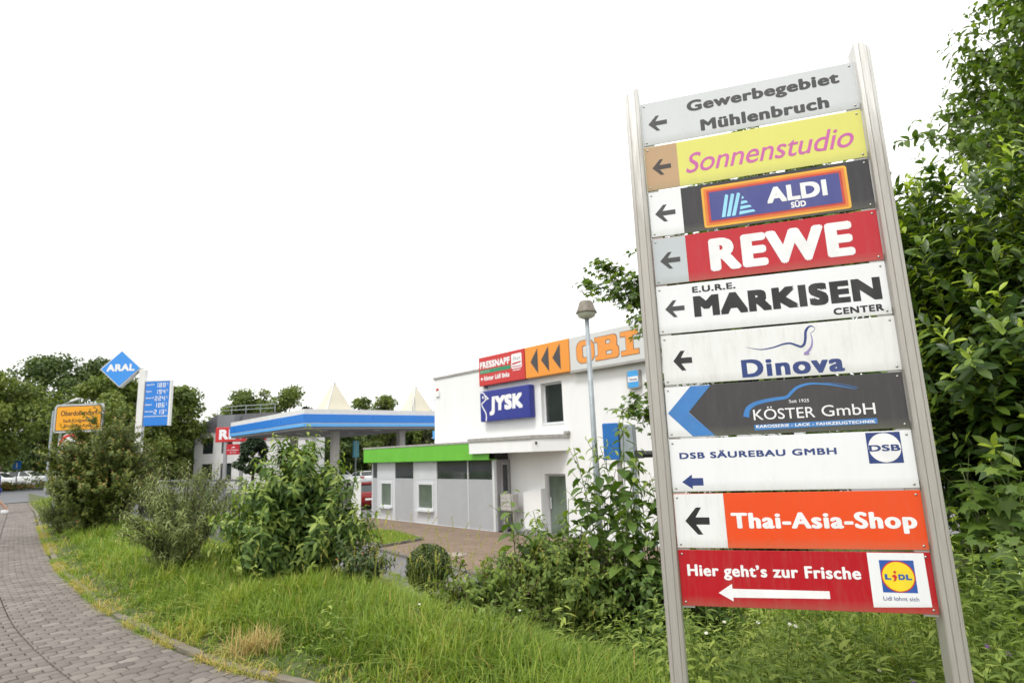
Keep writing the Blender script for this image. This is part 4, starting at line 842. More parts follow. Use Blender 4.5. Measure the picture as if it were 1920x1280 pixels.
def shrub(name, label, cat, base, H, R, n, lm, tm, size, step, seed, wood=twig, group=None, twigs=6, twig_l=.3, arch=.3, full=1.0, droop=.15, per=2, low=.15, young=.35, out=.75, Ry=None, hang=0, top=1.0, keep=None, r0=.012, cone=0, yt=.78):
    rng = np.random.default_rng(seed); base = np.array(base, float); Ry = Ry or R
    root = thing(name, label, cat, base, 0, group); lv = Leaves(); st = Stems()
    for i in range(n):
        az = rng.uniform(0, 6.283); r = math.sqrt(rng.uniform(0, 1)) * full
        e = np.array([math.cos(az) * R * r, math.sin(az) * Ry * r, H * ((1 - cone) * math.sqrt(max(.05, 1 - .82 * r * r)) + cone * (1 - .8 * r)) * rng.uniform(.72, 1.0) * top])
        if keep is not None and not keep(base + e): continue
        c = np.array([e[0] * arch, e[1] * arch, e[2] * .62]); b0 = np.array([math.cos(az), math.sin(az), 0]) * R * .12 * rng.uniform(0, 1); e2 = e.copy(); e2[2] -= hang * rng.uniform(.3, 1) * H * r
        pts = bez(b0, c, e2, 9); st.add(pts, r0, .003)
        P, D, Nn, S_, t = along(rng, pts, .35 if low > .2 else .25, 1, step, size, out, droop, per=per); lv.add(tm, P, D, Nn, S_, np.clip(rng.normal(.28, .14, len(t)) + young * sm(t, yt, 1), 0, 1))
        for j in range(twigs):
            tt = rng.uniform(low, .95); q = tt * 8; k = min(int(q), 7); p0 = pts[k] + (pts[k + 1] - pts[k]) * (q - k); T = unit(pts[k + 1] - pts[k])
            rad = unit(np.array([p0[0], p0[1], 0.01])); d = unit(T * .5 + rad * .6 + UP * rng.uniform(-.1, .5) + rng.normal(0, .45, 3)); l = twig_l * rng.uniform(.6, 1.2)
            tp = bez(p0, p0 + d * l * .55, p0 + d * l + UP * l * (.12 - hang), 6); st.add(tp, .004, .0015)
            P, D, Nn, S_, t = along(rng, tp, .12, 1, step * .8, size * .92, out, droop, per=per); lv.add(tm, P, D, Nn, S_, np.clip(rng.normal(.25, .14, len(t)) + young * sm(t, yt - .08, 1) * rng.uniform(.3, 1.2), 0, 1))
    st.build('stems', wood, root); lv.build('foliage', LM[lm], root); return root
def tree(name, label, base, H, R, seed, lm='tree', leaf=.3, nclump=46, per=85, crown_lo=.12, group=None, trunk_r=.18, Rz=None, shape=1.0, tm=None):
    """tapered trunk with limbs running to leaf clumps spread through an uneven crown"""
    rng = np.random.default_rng(seed); root = thing(name, label, 'tree', base, 0, group); st = Stems(7); lv = Leaves(); tm = tm or TL_D
    zc0, zc1 = H * crown_lo, H; fork = np.array([0, 0, H * (crown_lo + .12)])
    st.add(np.array([[0, 0, -.3], [.03, 0, H * .2], [0, .03, H * .45], [0, 0, H * .8]]), trunk_r, trunk_r * .25)
    for i in range(nclump):
        u = rng.uniform(-1, 1); az = rng.uniform(0, 6.283); rr = rng.uniform(.55, 1.0) if i > nclump * .25 else rng.uniform(.1, .55)
        zz = (zc0 + zc1) / 2 + u * (zc1 - zc0) / 2 * .86; w_ = math.sqrt(max(.06, 1 - (abs(u) ** (2.2 if u > 0 else 3.2)) * .95)) * rng.uniform(.86, 1.12)
        if shape != 1.0: w_ = max(.06, (1 - (u + 1) / 2) ** shape) * rng.uniform(.85, 1.1)
        c = np.array([math.cos(az) * R * w_ * rr, math.sin(az) * R * w_ * rr, zz]); cr_ = R * rng.uniform(.2, .34) * (1 if shape == 1.0 else .7)
        if shape == 1.0: st.add(bez(fork + UP * rng.uniform(-.1, .25) * H, (fork + c) / 2 + UP * .06 * H, c, 5), trunk_r * .3, .015)
        n = int(per * rng.uniform(.7, 1.3)); d = unit(rng.normal(0, 1, (n, 3))); rad = cr_ * rng.uniform(.35, 1.1, (n, 1)) ** .6; P = c + d * rad * np.array([1, 1, .75])
        Nn = unit(d * .7 + UP * .7 + rng.normal(0, .5, (n, 3))); D = unit(np.cross(Nn, rng.normal(0, 1, (n, 3))) - UP * .25)
        lv.add(tm, P, D, Nn, leaf * rng.uniform(.6, 1.25, n), np.clip(rng.normal(.45, .12) + rng.normal(0, .16, n), 0, 1))
    st.build('trunk', bark, root); lv.build('crown', LM[lm], root); return root

# verge grass: one sheet of blades, longer and greener away from the kerb, strawy in patches
def pnoise(x, y, s, seed):
    r = np.random.default_rng(seed); o = np.zeros_like(x)
    for k in range(5): a = r.uniform(0, 6.28); f = s * r.uniform(.6, 1.7); o += np.sin((x * math.cos(a) + y * math.sin(a)) * f + r.uniform(0, 6.28))
    return o / 5
def blades(P, h, lean, az, wid, curl=1.8):
    n = len(P); ts = np.array([0, .38, .72, 1.0]); ho = np.stack([np.cos(az), np.sin(az), np.zeros(n)], 1); sd_ = np.stack([-np.sin(az), np.cos(az), np.zeros(n)], 1)
    C = P[:, None] + ho[:, None] * (h * lean)[:, None, None] * (ts ** curl)[None, :, None] + UP * (h[:, None] * (ts - .28 * np.minimum(lean, 1.6)[:, None] * ts ** 2.4))[:, :, None]
    ww = np.array([.7, 1, .7, 0]); A = C + sd_[:, None] * (wid[:, None] * ww / 2)[:, :, None]; B = C - sd_[:, None] * (wid[:, None] * ww / 2)[:, :, None]
    V = np.stack([A[:, 0], B[:, 0], A[:, 1], B[:, 1], A[:, 2], B[:, 2], A[:, 3]], 1); o = np.arange(n)[:, None] * 7
    return V.reshape(-1, 3), np.concatenate([o + np.array([[0, 1, 3, 2]]), o + np.array([[2, 3, 5, 4]])]), o + np.array([[4, 5, 6]])
rng = np.random.default_rng(11); PX = []; 
for (xa, xb, ya, yb, dens) in ((-6.5, 4.6, 2.3, 7.5, 400), (-9.5, 3.5, 7.5, 11.5, 150), (2.4, 9.5, 5.5, 12, 60), (-14, 0, 9.5, 17, 75), (-24, -8, 14, 31, 26)):
    k = int((xb - xa) * (yb - ya) * dens); q = np.stack([rng.uniform(xa, xb, k), rng.uniform(ya, yb, k)], 1)
    s_ = kerb_dist(q); d1 = .743 * (q[:, 0] + 1.3) + .67 * (q[:, 1] - 4.5); dist = np.hypot(q[:, 0], q[:, 1])
    ok = (s_ > .045) & ((d1 < 6.3) | (dens == 60)) & ((q[:, 0] < 2.6) | (q[:, 1] < 6) | (dens == 60)) & (rng.uniform(0, 1, k) < .45 + .55 * sm(s_, .05, .5)); q, s_, d1, dist = q[ok], s_[ok], d1[ok], dist[ok]
    PX.append(np.column_stack([q, height(q), s_, dist, d1]))
T_ = np.concatenate(PX); nb = np.where(T_[:, 4] < 9, 7, 6); R_ = np.repeat(T_, nb, axis=0); n = len(R_)
pn = pnoise(R_[:, 0], R_[:, 1], 1.9, 4); pn2 = pnoise(R_[:, 0], R_[:, 1], 5.5, 9)
hgt = (.045 + .205 * sm(R_[:, 3], .02, .8) + .07 * pn + .05 * pn2) * rng.uniform(.6, 1.45, n); hgt = np.clip(hgt, .04, .5) * (1 - .6 * sm(R_[:, 5], 1.0, 2.2)) * (1 - .35 * sm(R_[:, 0], .6, 1.4)) 
P = R_[:, :3] + np.column_stack([rng.normal(0, .018, (n, 2)), np.full(n, -.01)]); wid = rng.uniform(.0035, .0075, n) * (1 + R_[:, 4] / 11)
ti = np.clip(.5 + .2 * pn + .16 * pn2 + rng.normal(0, .17, n), 0, .86); dry = rng.uniform(0, 1, n) < (.03 + .3 * (1 - sm(R_[:, 3], .05, .45)) * (pn2 > -.2)); ti[dry] = rng.uniform(.88, 1, dry.sum())
V, F4, F3 = blades(P, hgt, rng.gamma(2.2, .4, n), rng.normal(0.6, 1.9, n), wid)
np_mesh('grass', V, [F4, F3], LM['grass'], np.repeat(ti, 7), kind='stuff')
# straw-coloured and tufty growth in the joints along the kerb
al = np.concatenate([[0], np.cumsum(np.hypot(*np.diff(KC, axis=0).T))]); k = 16000; ss = rng.uniform(9, 30, k); ss = ss[pnoise(ss, ss * 0, 3.1, 2) > -.22]; k = len(ss)
c = np.stack([np.interp(ss, al, KC[:, 0]), np.interp(ss, al, KC[:, 1])], 1); tt = unit(np.stack([np.interp(ss + .1, al, KC[:, 0]), np.interp(ss + .1, al, KC[:, 1])], 1) - c); nr = np.stack([tt[:, 1], -tt[:, 0]], 1)
q = c + nr * np.where(rng.uniform(0, 1, k) < .6, rng.normal(-.045, .026, k), rng.normal(.06, .03, k))[:, None]
V, F4, F3 = blades(np.column_stack([q, np.full(k, -.005)]), rng.gamma(2.2, .016, k) + .012, rng.gamma(2, .6, k), rng.uniform(0, 6.28, k), rng.uniform(.004, .008, k))
np_mesh('kerb_grass', V, [F4, F3], LM['grass'], np.repeat(np.clip(np.where(pnoise(ss, ss * 0, 2, 7) > 0, rng.normal(.9, .06, k), rng.normal(.6, .15, k)), 0, 1), 7), kind='stuff')
# moss and seedlings in the paving joints
# tall flowering grass stems
k = 420; q = np.concatenate([np.stack([rng.uniform(-1.6, .9, 110), rng.uniform(5.6, 7.6, 110)], 1), np.stack([rng.uniform(-6, 1, 150), rng.uniform(4.9, 8.6, 150)], 1)]); q = q[kerb_dist(q) > .4]; k = len(q)
st = Stems(3); lv = Leaves()
for x, y in q:
    h = rng.uniform(.35, .85) * (1.25 if -1.6 < x < .6 else .85); a = rng.uniform(0, 6.28); d = np.array([math.cos(a), math.sin(a), 0]) * h * rng.uniform(.05, .4); b = np.array([x, y, hz(x, y)]); pts = bez(b, b + UP * h * .65, b + UP * h + d, 7); st.add(pts, .0016, .0009)
    P_, D_, N_, S_, t_ = along(rng, pts, .84, 1, .016, .016, .55, -.1, 1, jit=.8); lv.add(TL_DN, P_, D_, N_, S_ * 1.1, rng.uniform(.82, .97, len(t_)))
F = st.F + lv.F3; V = st.V + [v for v in lv.V]; off = st.k
np_mesh('seeding_grass', np.concatenate(V), [np.concatenate(st.F), np.concatenate(lv.F3) + off], LM['grass'], np.concatenate([np.full(st.k, .84), np.concatenate(lv.T)]), kind='stuff')
# a dry bleached tuft by the kerb
t = thing('dry_grass_tuft', 'bleached straw-coloured grass tuft standing at the pavement edge', 'grass tuft', (-2.26, 5.36, hz(-2.26, 5.36))); k = 300; a = rng.uniform(0, 6.28, k)
V, F4, F3 = blades(np.column_stack([rng.normal(0, .10, k), rng.normal(0, .07, k), np.full(k, -.01)]), rng.uniform(.1, .29, k), rng.gamma(2, .38, k), a, rng.uniform(.003, .006, k)); np_mesh('blades', V, [F4, F3], leaf_mat('straw', [(0, (.27, .185, .08)), (1, (.44, .33, .16))], .7, .2, .2, (1, 1, .8)), np.repeat(rng.uniform(0, 1, k), 7), parent=t)
# lawn patch on the forecourt
k = 9000; q = np.stack([rng.uniform(-6.7, -3.4, k), rng.uniform(20.4, 25.3, k)], 1); lp = np.array(lw)
def inside(q, poly):
    c = np.zeros(len(q), bool)
    for (x0, y0), (x1, y1) in zip(poly, np.roll(poly, -1, 0)):
        m_ = ((y0 > q[:, 1]) != (y1 > q[:, 1])) & (q[:, 0] < (x1 - x0) * (q[:, 1] - y0) / (y1 - y0 + 1e-12) + x0); c ^= m_
    return c
q = q[inside(q, lp)]; k = len(q); mb = MB().add([(x, y, LOT + .1) for x, y in lw], [(0, 1, 2, 3, 4)]); mb.build('lawn_bed', MATS.get('lawn_soil') or mat('lawn_soil', (.08, .14, .02), .95, var=.3), kind='structure')
V, F4, F3 = blades(np.column_stack([q, np.full(k, LOT + .095)]), rng.uniform(.05, .11, k), rng.gamma(2, .3, k), rng.uniform(0, 6.28, k), rng.uniform(.012, .02, k)); np_mesh('lawn', V, [F4, F3], LM['grass'], np.repeat(rng.uniform(.45, .85, k), 7), kind='stuff')

# shrubs on the verge
def gz(x, y): return (x, y, hz(x, y) - .02)
shrub('bush', 'tall dense bush with reddish shoot tips in front of the yellow town sign', 'bush', gz(-9.95, 14.5), 3.15, 1.3, 150, 'field', TL_ROUND, .07, .05, 21, woody, cone=.1, twigs=12, twig_l=.4, young=.5, droop=.05, low=.1, arch=.45)
shrub('bush', 'wispy grey-leaved shrub with long arching silvery shoots', 'bush', gz(-4.75, 8.75), 1.72, .85, 62, 'grey', TL_NARROW, .10, .045, 22, woody, twigs=8, twig_l=.32, young=.75, droop=.25, low=.1, arch=.35)
shrub('bush', 'broad leafy green bush with drooping pointed leaves', 'bush', gz(-2.85, 8.0), 2.06, 1.0, 85, 'green', TL_BROAD, .135, .058, 23, twig, cone=.6, yt=.6, twigs=10, twig_l=.36, young=.8, droop=.35, low=.08, arch=.4)
shrub('bush', 'low dark bush with a few red leaves at the foot of the broad green bush', 'bush', gz(-1.9, 7.4), .72, .36, 30, 'dark', TL_OVATE, .06, .04, 24, woody, twigs=7, twig_l=.2, young=.5, low=.05)
shrub('bush', 'small yellowish green bush between the grey shrub and the broad green bush', 'bush', gz(-4.1, 9.5), 1.45, .45, 26, 'weed', TL_ROUND, .1, .06, 25, twig, twigs=5, twig_l=.25, young=.5)
rng = np.random.default_rng(31)
t = thing('clipped_bush', 'small round clipped bush on a short stem at the lot edge', 'bush', (-1.72, 11.7, LOT)); lv = Leaves(); st = Stems(7); st.add(np.array([[0, 0, 0], [.02, 0, .25], [0, 0, .5]]), .05, .04)
for i in range(34):
    d = unit(rng.normal(0, 1, 3)); st.add(bez(np.array([0, 0, .4]), np.array([0, 0, .7]) + d * .1, np.array([0, 0, .93]) + d * .32, 5), .012, .004)
n = 4200; d = unit(rng.normal(0, 1, (n, 3))); P = np.array([0, 0, .93]) + d * (.43 * rng.uniform(.5, 1.04, (n, 1)) ** .4) * np.array([1, 1, 1.0]); Nn = unit(d + rng.normal(0, .35, d.shape)); D = unit(np.cross(Nn, rng.normal(0, 1, d.shape)) - UP * .4)
lv.add(TL_OVATE, P, D, Nn, .06 * rng.uniform(.6, 1.2, n), np.clip(rng.normal(.35, .2, n), 0, .85)); st.build('stem', bark, t); lv.build('foliage', LM['dark'], t)
shrub('bramble_thicket', 'tangled bramble thicket between the lot and the tall leafy weeds', 'bramble', gz(.4, 6.5), 1.45, .95, 130, 'weed', TL_OVATE, .075, .05, 26, woody, twigs=7, twig_l=.3, young=.25, hang=.2, Ry=.6, low=.1)
shrub('bramble_thicket', 'dark bramble clump under the tall leafy weeds beside the sign post', 'bramble', gz(1.4, 6.3), 1.45, .75, 90, 'green', TL_OVATE, .085, .055, 27, woody, twigs=7, twig_l=.3, young=.2, hang=.2, Ry=.6, low=.1)
shrub('bramble_thicket', 'low bramble tuft spilling over the grass before the thicket', 'bramble', gz(-.4, 6.0), .75, .7, 55, 'weed', TL_OVATE, .07, .05, 28, woody, twigs=6, twig_l=.25, young=.3, hang=.3, low=.1)
# tall leafy stems beside the control box
rng = np.random.default_rng(41)
for x, y, h in ((0.62, 6.9, 2.07), (0.85, 6.6, 2.32), (0.98, 7.0, 2.62), (1.12, 6.5, 2.77), (1.22, 6.9, 2.57), (1.36, 6.6, 2.42), (1.5, 6.95, 2.17), (1.62, 6.6, 2.02), (0.3, 6.8, 1.50), (-0.05, 6.6, 1.55), (0.12, 7.0, 1.40), (1.05, 6.3, 2.07), (.75, 6.3, 1.7), (.9, 6.9, 2.2), (1.0, 6.2, 1.6), (1.3, 6.3, 1.9), (1.45, 6.5, 2.3), (1.2, 6.2, 1.5), (.5, 6.5, 1.6), (1.55, 6.3, 1.8), (1.1, 6.75, 2.45)):
    t = thing('tall_plant', 'tall upright leafy plant with large pointed leaves in pairs', 'plant', gz(x, y), 0, 'tall leafy plants beside the control boxes'); st = Stems(6); lv = Leaves(); a = rng.uniform(0, 6.28); d = np.array([math.cos(a), math.sin(a), 0]) * h * .1
    pts = bez(np.zeros(3), UP * h * .5 - d * .3, UP * h + d, 12); st.add(pts, .009, .003)
    P, D, Nn, S_, tt = along(rng, pts, .12, 1.0, .10, .21, .85, .35, .45); lv.add(TL_OVATE, P + D * .03, D, Nn, S_, np.clip(rng.normal(.35, .13, len(tt)) + .4 * sm(tt, .85, 1), 0, 1))
    for j in range(5):
        q = pts[rng.integers(5, 11)]; dd_ = unit(np.array([rng.normal(), rng.normal(), .7])); tp = bez(q, q + dd_ * .1, q + dd_ * .25 + UP * .05, 6); st.add(tp, .004, .002); P, D, Nn, S_, tt = along(rng, tp, .2, 1, .06, .11, .7, .3, .5); lv.add(TL_LANCE, P, D, Nn, S_, np.clip(rng.normal(.5, .15, len(tt)) + .3 * sm(tt, .6, 1), 0, 1))
    st.build('stem', twig, t); lv.build('leaves', LM['green'], t)
# rank weeds round the feet of the sign
rng = np.random.default_rng(43); st = Stems(4); lv = Leaves(); k = 430
q = np.concatenate([np.stack([rng.uniform(.75, 4.4, k), rng.uniform(3.35, 5.6, k)], 1), np.stack([rng.uniform(1.0, 3.2, 60), rng.uniform(2.95, 3.4, 60)], 1), np.stack([rng.uniform(-.8, 1.0, 46), rng.uniform(4.9, 6.3, 46)], 1), np.stack([rng.uniform(2.6, 4.4, 80), rng.uniform(3.6, 5.0, 80)], 1), np.stack([rng.uniform(-6, .9, 330), rng.uniform(4.8, 9, 330)], 1)])
q = q[kerb_dist(q) > .12]; q = q[.743 * (q[:, 0] + 1.3) + .67 * (q[:, 1] - 4.5) < 3]
for x, y in q:
    h = rng.uniform(.36, .68) * (1.35 if x > 2.5 else 1) * (.75 if x < .9 else 1) * (.5 if x < .7 and rng.uniform() < .85 else 1); a = rng.uniform(0, 6.28); d = np.array([math.cos(a), math.sin(a), 0]) * h * rng.uniform(.03, .25); b = np.array([x, y, hz(x, y) - .01]); pts = bez(b, b + UP * h * .6, b + UP * h + d, 7); st.add(pts, .0035, .0012)
    P, D, Nn, S_, t_ = along(rng, pts, .1, 1, .024, rng.uniform(.06, .11), .72, .1, .4, per=1, jit=.5); lv.add(TL_LANCE, P, D, Nn, S_, np.clip(rng.normal(.55, .15) + rng.normal(0, .12, len(t_)) + .25 * sm(t_, .8, 1), 0, 1))
np_mesh('weeds', np.concatenate(st.V + lv.V), [np.concatenate(st.F), np.concatenate(lv.F3) + st.k, np.concatenate(lv.F4) + st.k], LM['weed'], np.concatenate([np.full(st.k, .45), np.concatenate(lv.T)]), kind='stuff')
def flower(label, cat, h, rad, petal, eye, npet, name, group):
    t = thing(name, label, cat, (0, 0, 0), 0, group); s_ = Stems(4); s_.add(bez(np.zeros(3), np.array([0, 0, h * .6]), np.array([.02, -.03, h])), .0022, .0014); s_.build('stem', twig, t)
    pe = MB(); T = Matrix.Translation((.02, -.033, h)) @ Matrix.Rotation(math.radians(38), 4, 'X')
    for i in range(npet):
        a = 6.283 * i / npet; c_, s2 = math.cos(a), math.sin(a); pe.add([(c_ * .25 * rad - s2 * .08 * rad, s2 * .25 * rad + c_ * .08 * rad, 0), (c_ * rad - s2 * .14 * rad, s2 * rad + c_ * .14 * rad, .08 * rad), (c_ * rad * 1.05, s2 * rad * 1.05, .06 * rad), (c_ * rad + s2 * .14 * rad, s2 * rad - c_ * .14 * rad, .08 * rad), (c_ * .25 * rad + s2 * .08 * rad, s2 * .25 * rad - c_ * .08 * rad, 0)], [(0, 1, 2, 3, 4)], T=T)
    pe.build('petals', petal, t); MB().lathe([(.0001, .28 * rad), (.2 * rad, .22 * rad), (.32 * rad, 0)], 10, T=T).build('centre', eye, t); return t
def dup(root, loc, rz, sc):
    r = root.copy(); COL.objects.link(r); r.location = loc; r.rotation_euler = (0, 0, rz); r.scale = (1, 1, sc)
    for ch in root.children: c_ = ch.copy(); COL.objects.link(c_); c_.parent = r
    return r
f0 = flower('small white daisy on a thin stalk among the weeds around the sign', 'daisy', .56, .0115, mat('white_petal', (.75, .75, .72), .6), mat('yellow_eye', (.6, .4, .03), .7), 14, 'daisy', 'white daisies among the weeds')
f1 = flower('small violet flower among the weeds near the foot of the sign', 'flower', .3, .016, mat('violet_petal', (.25, .08, .42), .6), mat('violet_eye', (.3, .1, .4), .7), 7, 'violet_flower', 'violet flowers among the weeds')
for k, (x, y, sc) in enumerate(((1.42, 3.9, 1.0), (1.68, 4.1, 1.0), (1.56, 3.75, 1.0), (1.3, 4.2, .95), (1.82, 3.4, .7), (2.3, 3.55, .75), (2.36, 3.5, .7), (2.42, 3.62, .72), (2.0, 4.4, 1.05), (1.1, 3.9, .8), (2.7, 4.2, 1.1), (3.2, 4.1, 1.1), (.95, 4.3, 1.0), (-.05, 5.3, .55), (-.9, 5.5, .5))):
    o = f0 if k == 0 else dup(f0, (0, 0, 0), 0, 1); o.location = (x, y, hz(x, y)); o.rotation_euler.z = k * 1.3 % .9 - .4; o.scale = (1, 1, sc)
for k, (x, y) in enumerate(((2.05, 3.5), (2.62, 3.55), (2.55, 3.6), (2.25, 3.45), (2.95, 3.7))):
    o = f1 if k == 0 else dup(f1, (0, 0, 0), 0, 1); o.location = (x, y, hz(x, y)); o.scale = (1, 1, 1 + .1 * k)
# cherry laurels, maples and the tree behind the sign
shrub('laurel', 'big glossy cherry laurel rising beside the tall directory sign', 'bush', gz(5.05, 5.9), 4.75, 1.65, 180, 'laurel', TL_LAUREL, .19, .072, 51, twig, twigs=13, twig_l=.5, young=.85, yt=.6, droop=-.05, low=.06, arch=.55, out=.6, r0=.025)
shrub('laurel', 'second cherry laurel at the picture edge, behind the big glossy one', 'bush', gz(6.6, 6.6), 5.3, 1.5, 100, 'laurel', TL_LAUREL, .19, .085, 52, twig, twigs=10, twig_l=.5, young=.85, yt=.6, droop=-.05, low=.06, arch=.55, out=.6, r0=.025)
t = shrub('maple_sapling', 'young maple with broad lobed leaves in the shade under the laurel', 'tree', gz(3.65, 4.75), 1.45, .62, 13, 'maple', TL_M, .2, .16, 53, twig, twigs=3, twig_l=.3, young=.1, droop=.4, out=.9, arch=.6)
def leafy_tree(name, label, base, ctr, R3, seed, lm, tm, size, n, trunk_r, extra=(), twig_n=7, tl=.5, step=.085):
    """near tree: trunk, limbs, twigs with single leaves"""
    rng = np.random.default_rng(seed); root = thing(name, label, 'tree', base, 0); st = Stems(6); lv = Leaves(); base = np.array(base); C_ = np.array(ctr) - base; R3 = np.array(R3); fork = np.array([C_[0] * .6, C_[1] * .6, max(.8, C_[2] - R3[2] * .75)])
    st.add(bez(np.zeros(3) - UP * .3, fork * np.array([.3, .3, .6]), fork, 6), trunk_r, trunk_r * .7); st.add(bez(fork, (fork + C_) / 2, C_ + UP * R3[2] * .5, 6), trunk_r * .7, .015)
    ends = [C_ + unit(rng.normal(0, 1, 3)) * R3 * rng.uniform(.45, 1.0) ** .5 for _ in range(n)] + [np.array(e) - base for e in extra]
    for i, e in enumerate(ends):
        s0 = fork + (C_ - fork) * rng.uniform(0, 1); L = np.linalg.norm(e - s0); pts = bez(s0, (s0 + e) / 2 + UP * .12 * L, e, 9); st.add(pts, trunk_r * .22 * min(1, L), .003)
        nt_ = twig_n if i < n else 32
        for j in range(nt_):
            tt = rng.uniform(.45, 1); q = tt * 8; k = min(int(q), 7); p0 = pts[k] + (pts[k + 1] - pts[k]) * (q - k); d = unit(unit(pts[k + 1] - pts[k]) * .8 + rng.normal(0, .55, 3) + UP * .1); l = tl * rng.uniform(.5, 1.1) * (1 if i < n else .55)
            tp = bez(p0, p0 + d * l * .5, p0 + d * l - UP * l * .1, 6); st.add(tp, .004, .0015); P, D, Nn, S_, t_ = along(rng, tp, .15, 1, step, size, .75, .3, .7); lv.add(tm, P, D, unit(Nn * .6 + UP), S_, np.clip(rng.normal(.4, .2, len(t_)), 0, 1))
    st.build('trunk', bark, root); lv.build('crown', LM[lm], root); return root
leafy_tree('maple_tree', 'maple behind the directory sign with lobed leaves reaching past its posts', gz(4.3, 9.4), (3.95, 9.0, 4.15), (1.65, 1.7, 2.35), 61, 'maple', TL_M, .12, 170, .11,
           extra=((1.32, 8.3, 4.22), (1.5, 8.3, 4.0), (1.75, 8.4, 3.8), (1.12, 8.2, 3.9), (1.35, 8.2, 3.75), (1.8, 8.3, 3.4), (1.75, 8.3, 3.95), (1.9, 8.3, 3.6), (1.9, 8.3, 3.2), (1.5, 8.2, 2.1), (1.75, 8.25, 1.95), (2.0, 8.3, 1.75), (1.9, 8.4, 2.0)), twig_n=10, step=.06)
leafy_tree('broadleaf_tree', 'tall loose-crowned tree rising above the laurel', gz(10.6, 10.8), (12.0, 10.6, 8.0), (3.3, 2.4, 3.6), 62, 'maple', TL_OVATE, .17, 260, .16,
           extra=((6.9, 9.2, 6.5), (7.4, 9.3, 6.9), (8.2, 9.3, 6.6), (8.6, 9.3, 7.2), (9.2, 9.4, 7.6), (9.0, 9.2, 6.2), (8.0, 9.2, 6.0), (9.3, 9.3, 8.6), (9.0, 9.4, 5.6), (7.6, 9.2, 6.2)), twig_n=9, tl=.7)
# trees across the road and behind the filling station
TG = 'trees behind the filling station'
def far(label, x, y, z, H, R, seed, lm='tree', **k):
    k['per'] = int(k.get('per', 80) * 2.3); k['leaf'] = k.get('leaf', .3) * 1.12
    return tree(k.pop('name', 'broadleaf_tree'), label, (x, y, z), H, R, seed, lm, group=TG, **k)
far('big bushy light green tree by the pavement and the parked white cars', -42.5, 47, -.1, 9.9, 4.6, 71, nclump=80, per=110, leaf=.3, crown_lo=.2)
far('tallest dark tree, rising behind the big light green one', -60.5, 76, -1, 17.6, 6.2, 72, 'tree_dark', nclump=85, per=95, leaf=.42, crown_lo=.1)
far('dark tree peeping out on one side of the blue diamond', -55.0, 79, -1, 17.2, 5.2, 73, 'tree_dark', nclump=65, per=90, leaf=.42, crown_lo=.1)
far('broad green tree directly behind the blue diamond and its white post', -37.5, 56, -1, 11.4, 4.7, 74, nclump=80, per=100, leaf=.33, crown_lo=.05)
far('round green tree just beyond the fuel price board', -34.8, 61, -1, 11.0, 3.7, 75, nclump=75, per=100, leaf=.34, crown_lo=.05)
far('small green tree filling the gap between the diamond pylon and the yellow sign', -36.8, 52, -1, 7.4, 3.1, 76, nclump=50, per=90, leaf=.3, crown_lo=.03)
far('distant low tree above the mansard roof', -43.5, 92, -1, 11.2, 4.2, 77, nclump=40, per=70, leaf=.45)
far('light green tree behind the mansard building railings', -36.0, 80, -1, 12.2, 3.9, 78, nclump=50, per=80, leaf=.4)
far('upright light green tree above the canopy end', -31.0, 79, -1, 13.0, 4.0, 79, nclump=50, per=80, leaf=.4)
far('small dark conifer peeping over the blue canopy edge', -25.0, 72, -1.4, 10.2, 1.7, 80, 'conifer', name='conifer', nclump=60, per=60, leaf=.3, shape=.6, crown_lo=.1)
far('pale green treetop between the two cream pyramids, nearer the first', -21.8, 84, -1.4, 11.6, 3.0, 81, nclump=36, per=70, leaf=.4)
far('loose green treetop left of the railed pyramid'.replace('left of', 'next to'), -16.4, 76, -1.4, 10.9, 2.7, 82, nclump=38, per=70, leaf=.36)
far('small treetop between the railed pyramid and the white wall', -11.2, 78, -1.4, 9.6, 2.0, 83, nclump=26, per=60, leaf=.36)
for k, (x, y, h) in enumerate(((-27.5, 75, 7.0), (-22.8, 77, 7.2), (-18.2, 79, 7.4), (-13.6, 80, 7.4), (-9.0, 79, 7.0))): far('dark spreading tree seen beneath the station canopy', x, y, LOT, h, 3.3, 90 + k, 'tree_dark', nclump=46, per=75, leaf=.4, crown_lo=.1)
far('dark conifer against the plain white hall under the canopy', -22.2, 51, LOT, 5.6, 1.5, 96, 'conifer', name='conifer', nclump=60, per=60, leaf=.25, shape=.6, crown_lo=.35)
shrub('bush', 'long reddish hedge shrub along the road in front of the white cars', 'hedge', (-43.0, 49.0, -.03), .72, 5.5, 90, 'field', TL_D, .2, .12, 97, woody, twigs=7, twig_l=.5, young=.9, Ry=.8, low=.1, r0=.02)
shrub('bush', 'loose green bush behind the wire mesh fence', 'bush', (-12.2, 23.6, LOT), 2.6, 1.4, 40, 'weed', TL_OVATE, .13, .09, 98, woody, twigs=7, twig_l=.5, young=.4, low=.08, r0=.02)
shrub('bush', 'feathery low conifer shrub at the foot of the tall reddish-tipped bush', 'bush', gz(-11.35, 15.4), .95, .55, 40, 'grey', TL_NARROW, .1, .045, 99, woody, twigs=7, twig_l=.35, young=.2, low=.1)
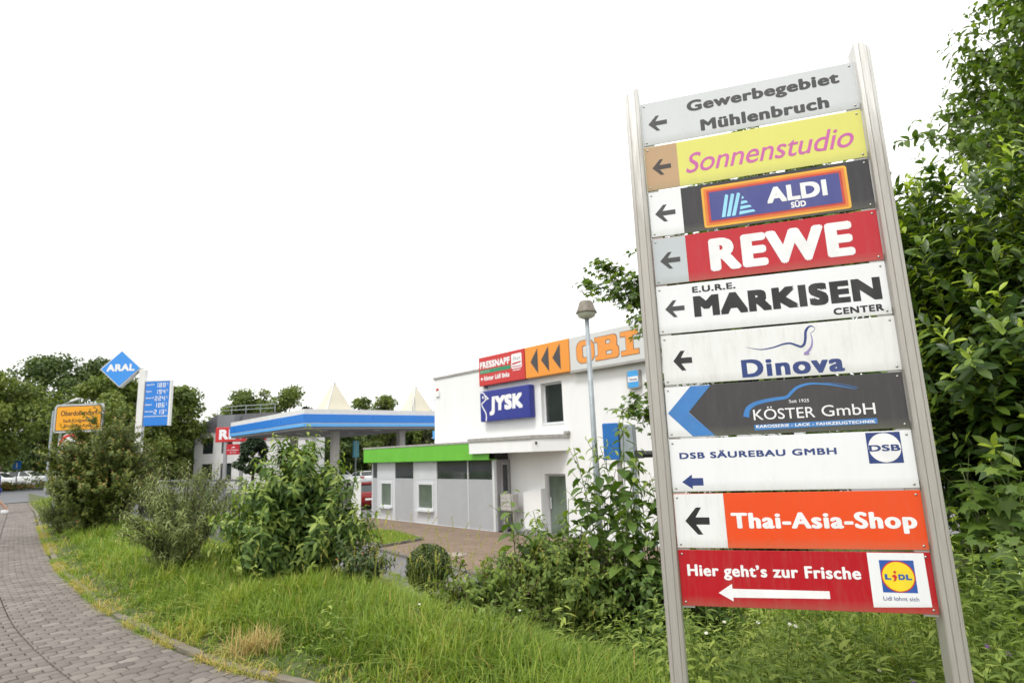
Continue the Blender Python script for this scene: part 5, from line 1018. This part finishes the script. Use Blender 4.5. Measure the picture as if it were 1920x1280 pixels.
far('green tree closing the view behind the wire mesh fence', -29.5, 70, LOT, 6.5, 3.2, 100, nclump=40, per=80, leaf=.36, crown_lo=.03)

# wooded slope on the photographer's other hand (it is mirrored in the windows) and the wood that closes the horizon
rng = np.random.default_rng(201)
hx_ = np.linspace(0, 1, 40); hp = np.stack([-95 - 30 * np.sin(hx_ * 3.1), -110 + 165 * hx_], 1); V = []; ht = 17 + 5 * np.sin(hx_ * 9) + 3 * np.sin(hx_ * 23)
for f, zz in ((0, 0), (6, .45), (16, .8), (30, 1.0), (60, .9)): V.append(np.column_stack([hp[:, 0] - f, hp[:, 1], ht * zz - 1.5]))
i = (np.arange(4)[:, None] * 40 + np.arange(39)[None]).ravel(); np_mesh('hills', np.concatenate(V), [np.stack([i, i + 1, i + 41, i + 40], 1)], mat('wooded_slope', (.04, .055, .025), .95, var=.7, scale=.35, bump=1, bscale=.8), kind='structure')
lv = Leaves(); n = 24000; x = rng.uniform(-130, 150, n); y = rng.uniform(100, 116, n) - .12 * np.minimum(0, x + 40) * -1; z = LOT + rng.uniform(0, 1, n) ** .8 * (6.5 + 1.5 * np.sin(x * .21) + 1.2 * np.sin(x * .53)); P = np.stack([x, y, z], 1); Nn = unit(rng.normal(0, 1, (n, 3)) + UP * .6 - np.array([0, .6, 0])); D = unit(np.cross(Nn, rng.normal(0, 1, (n, 3))))
lv.add(TL_D, P, D, Nn, rng.uniform(.9, 1.8, n), np.clip(rng.normal(.4, .2, n), 0, 1)); lv.build('distant_wood', LM['tree_dark'], kind='stuff')

shrub('bush', 'dense dark green undergrowth bush behind the lower panels of the directory sign', 'bush', gz(3.0, 7.6), 1.75, 1.0, 80, 'green', TL_OVATE, .1, .06, 211, woody, twigs=8, twig_l=.35, young=.3, low=.06)
shrub('bush', 'shaggy green undergrowth bush at the foot of the tall loose-crowned tree', 'bush', gz(8.0, 8.8), 2.4, 1.5, 80, 'green', TL_OVATE, .13, .08, 212, woody, twigs=8, twig_l=.45, young=.3, low=.06)
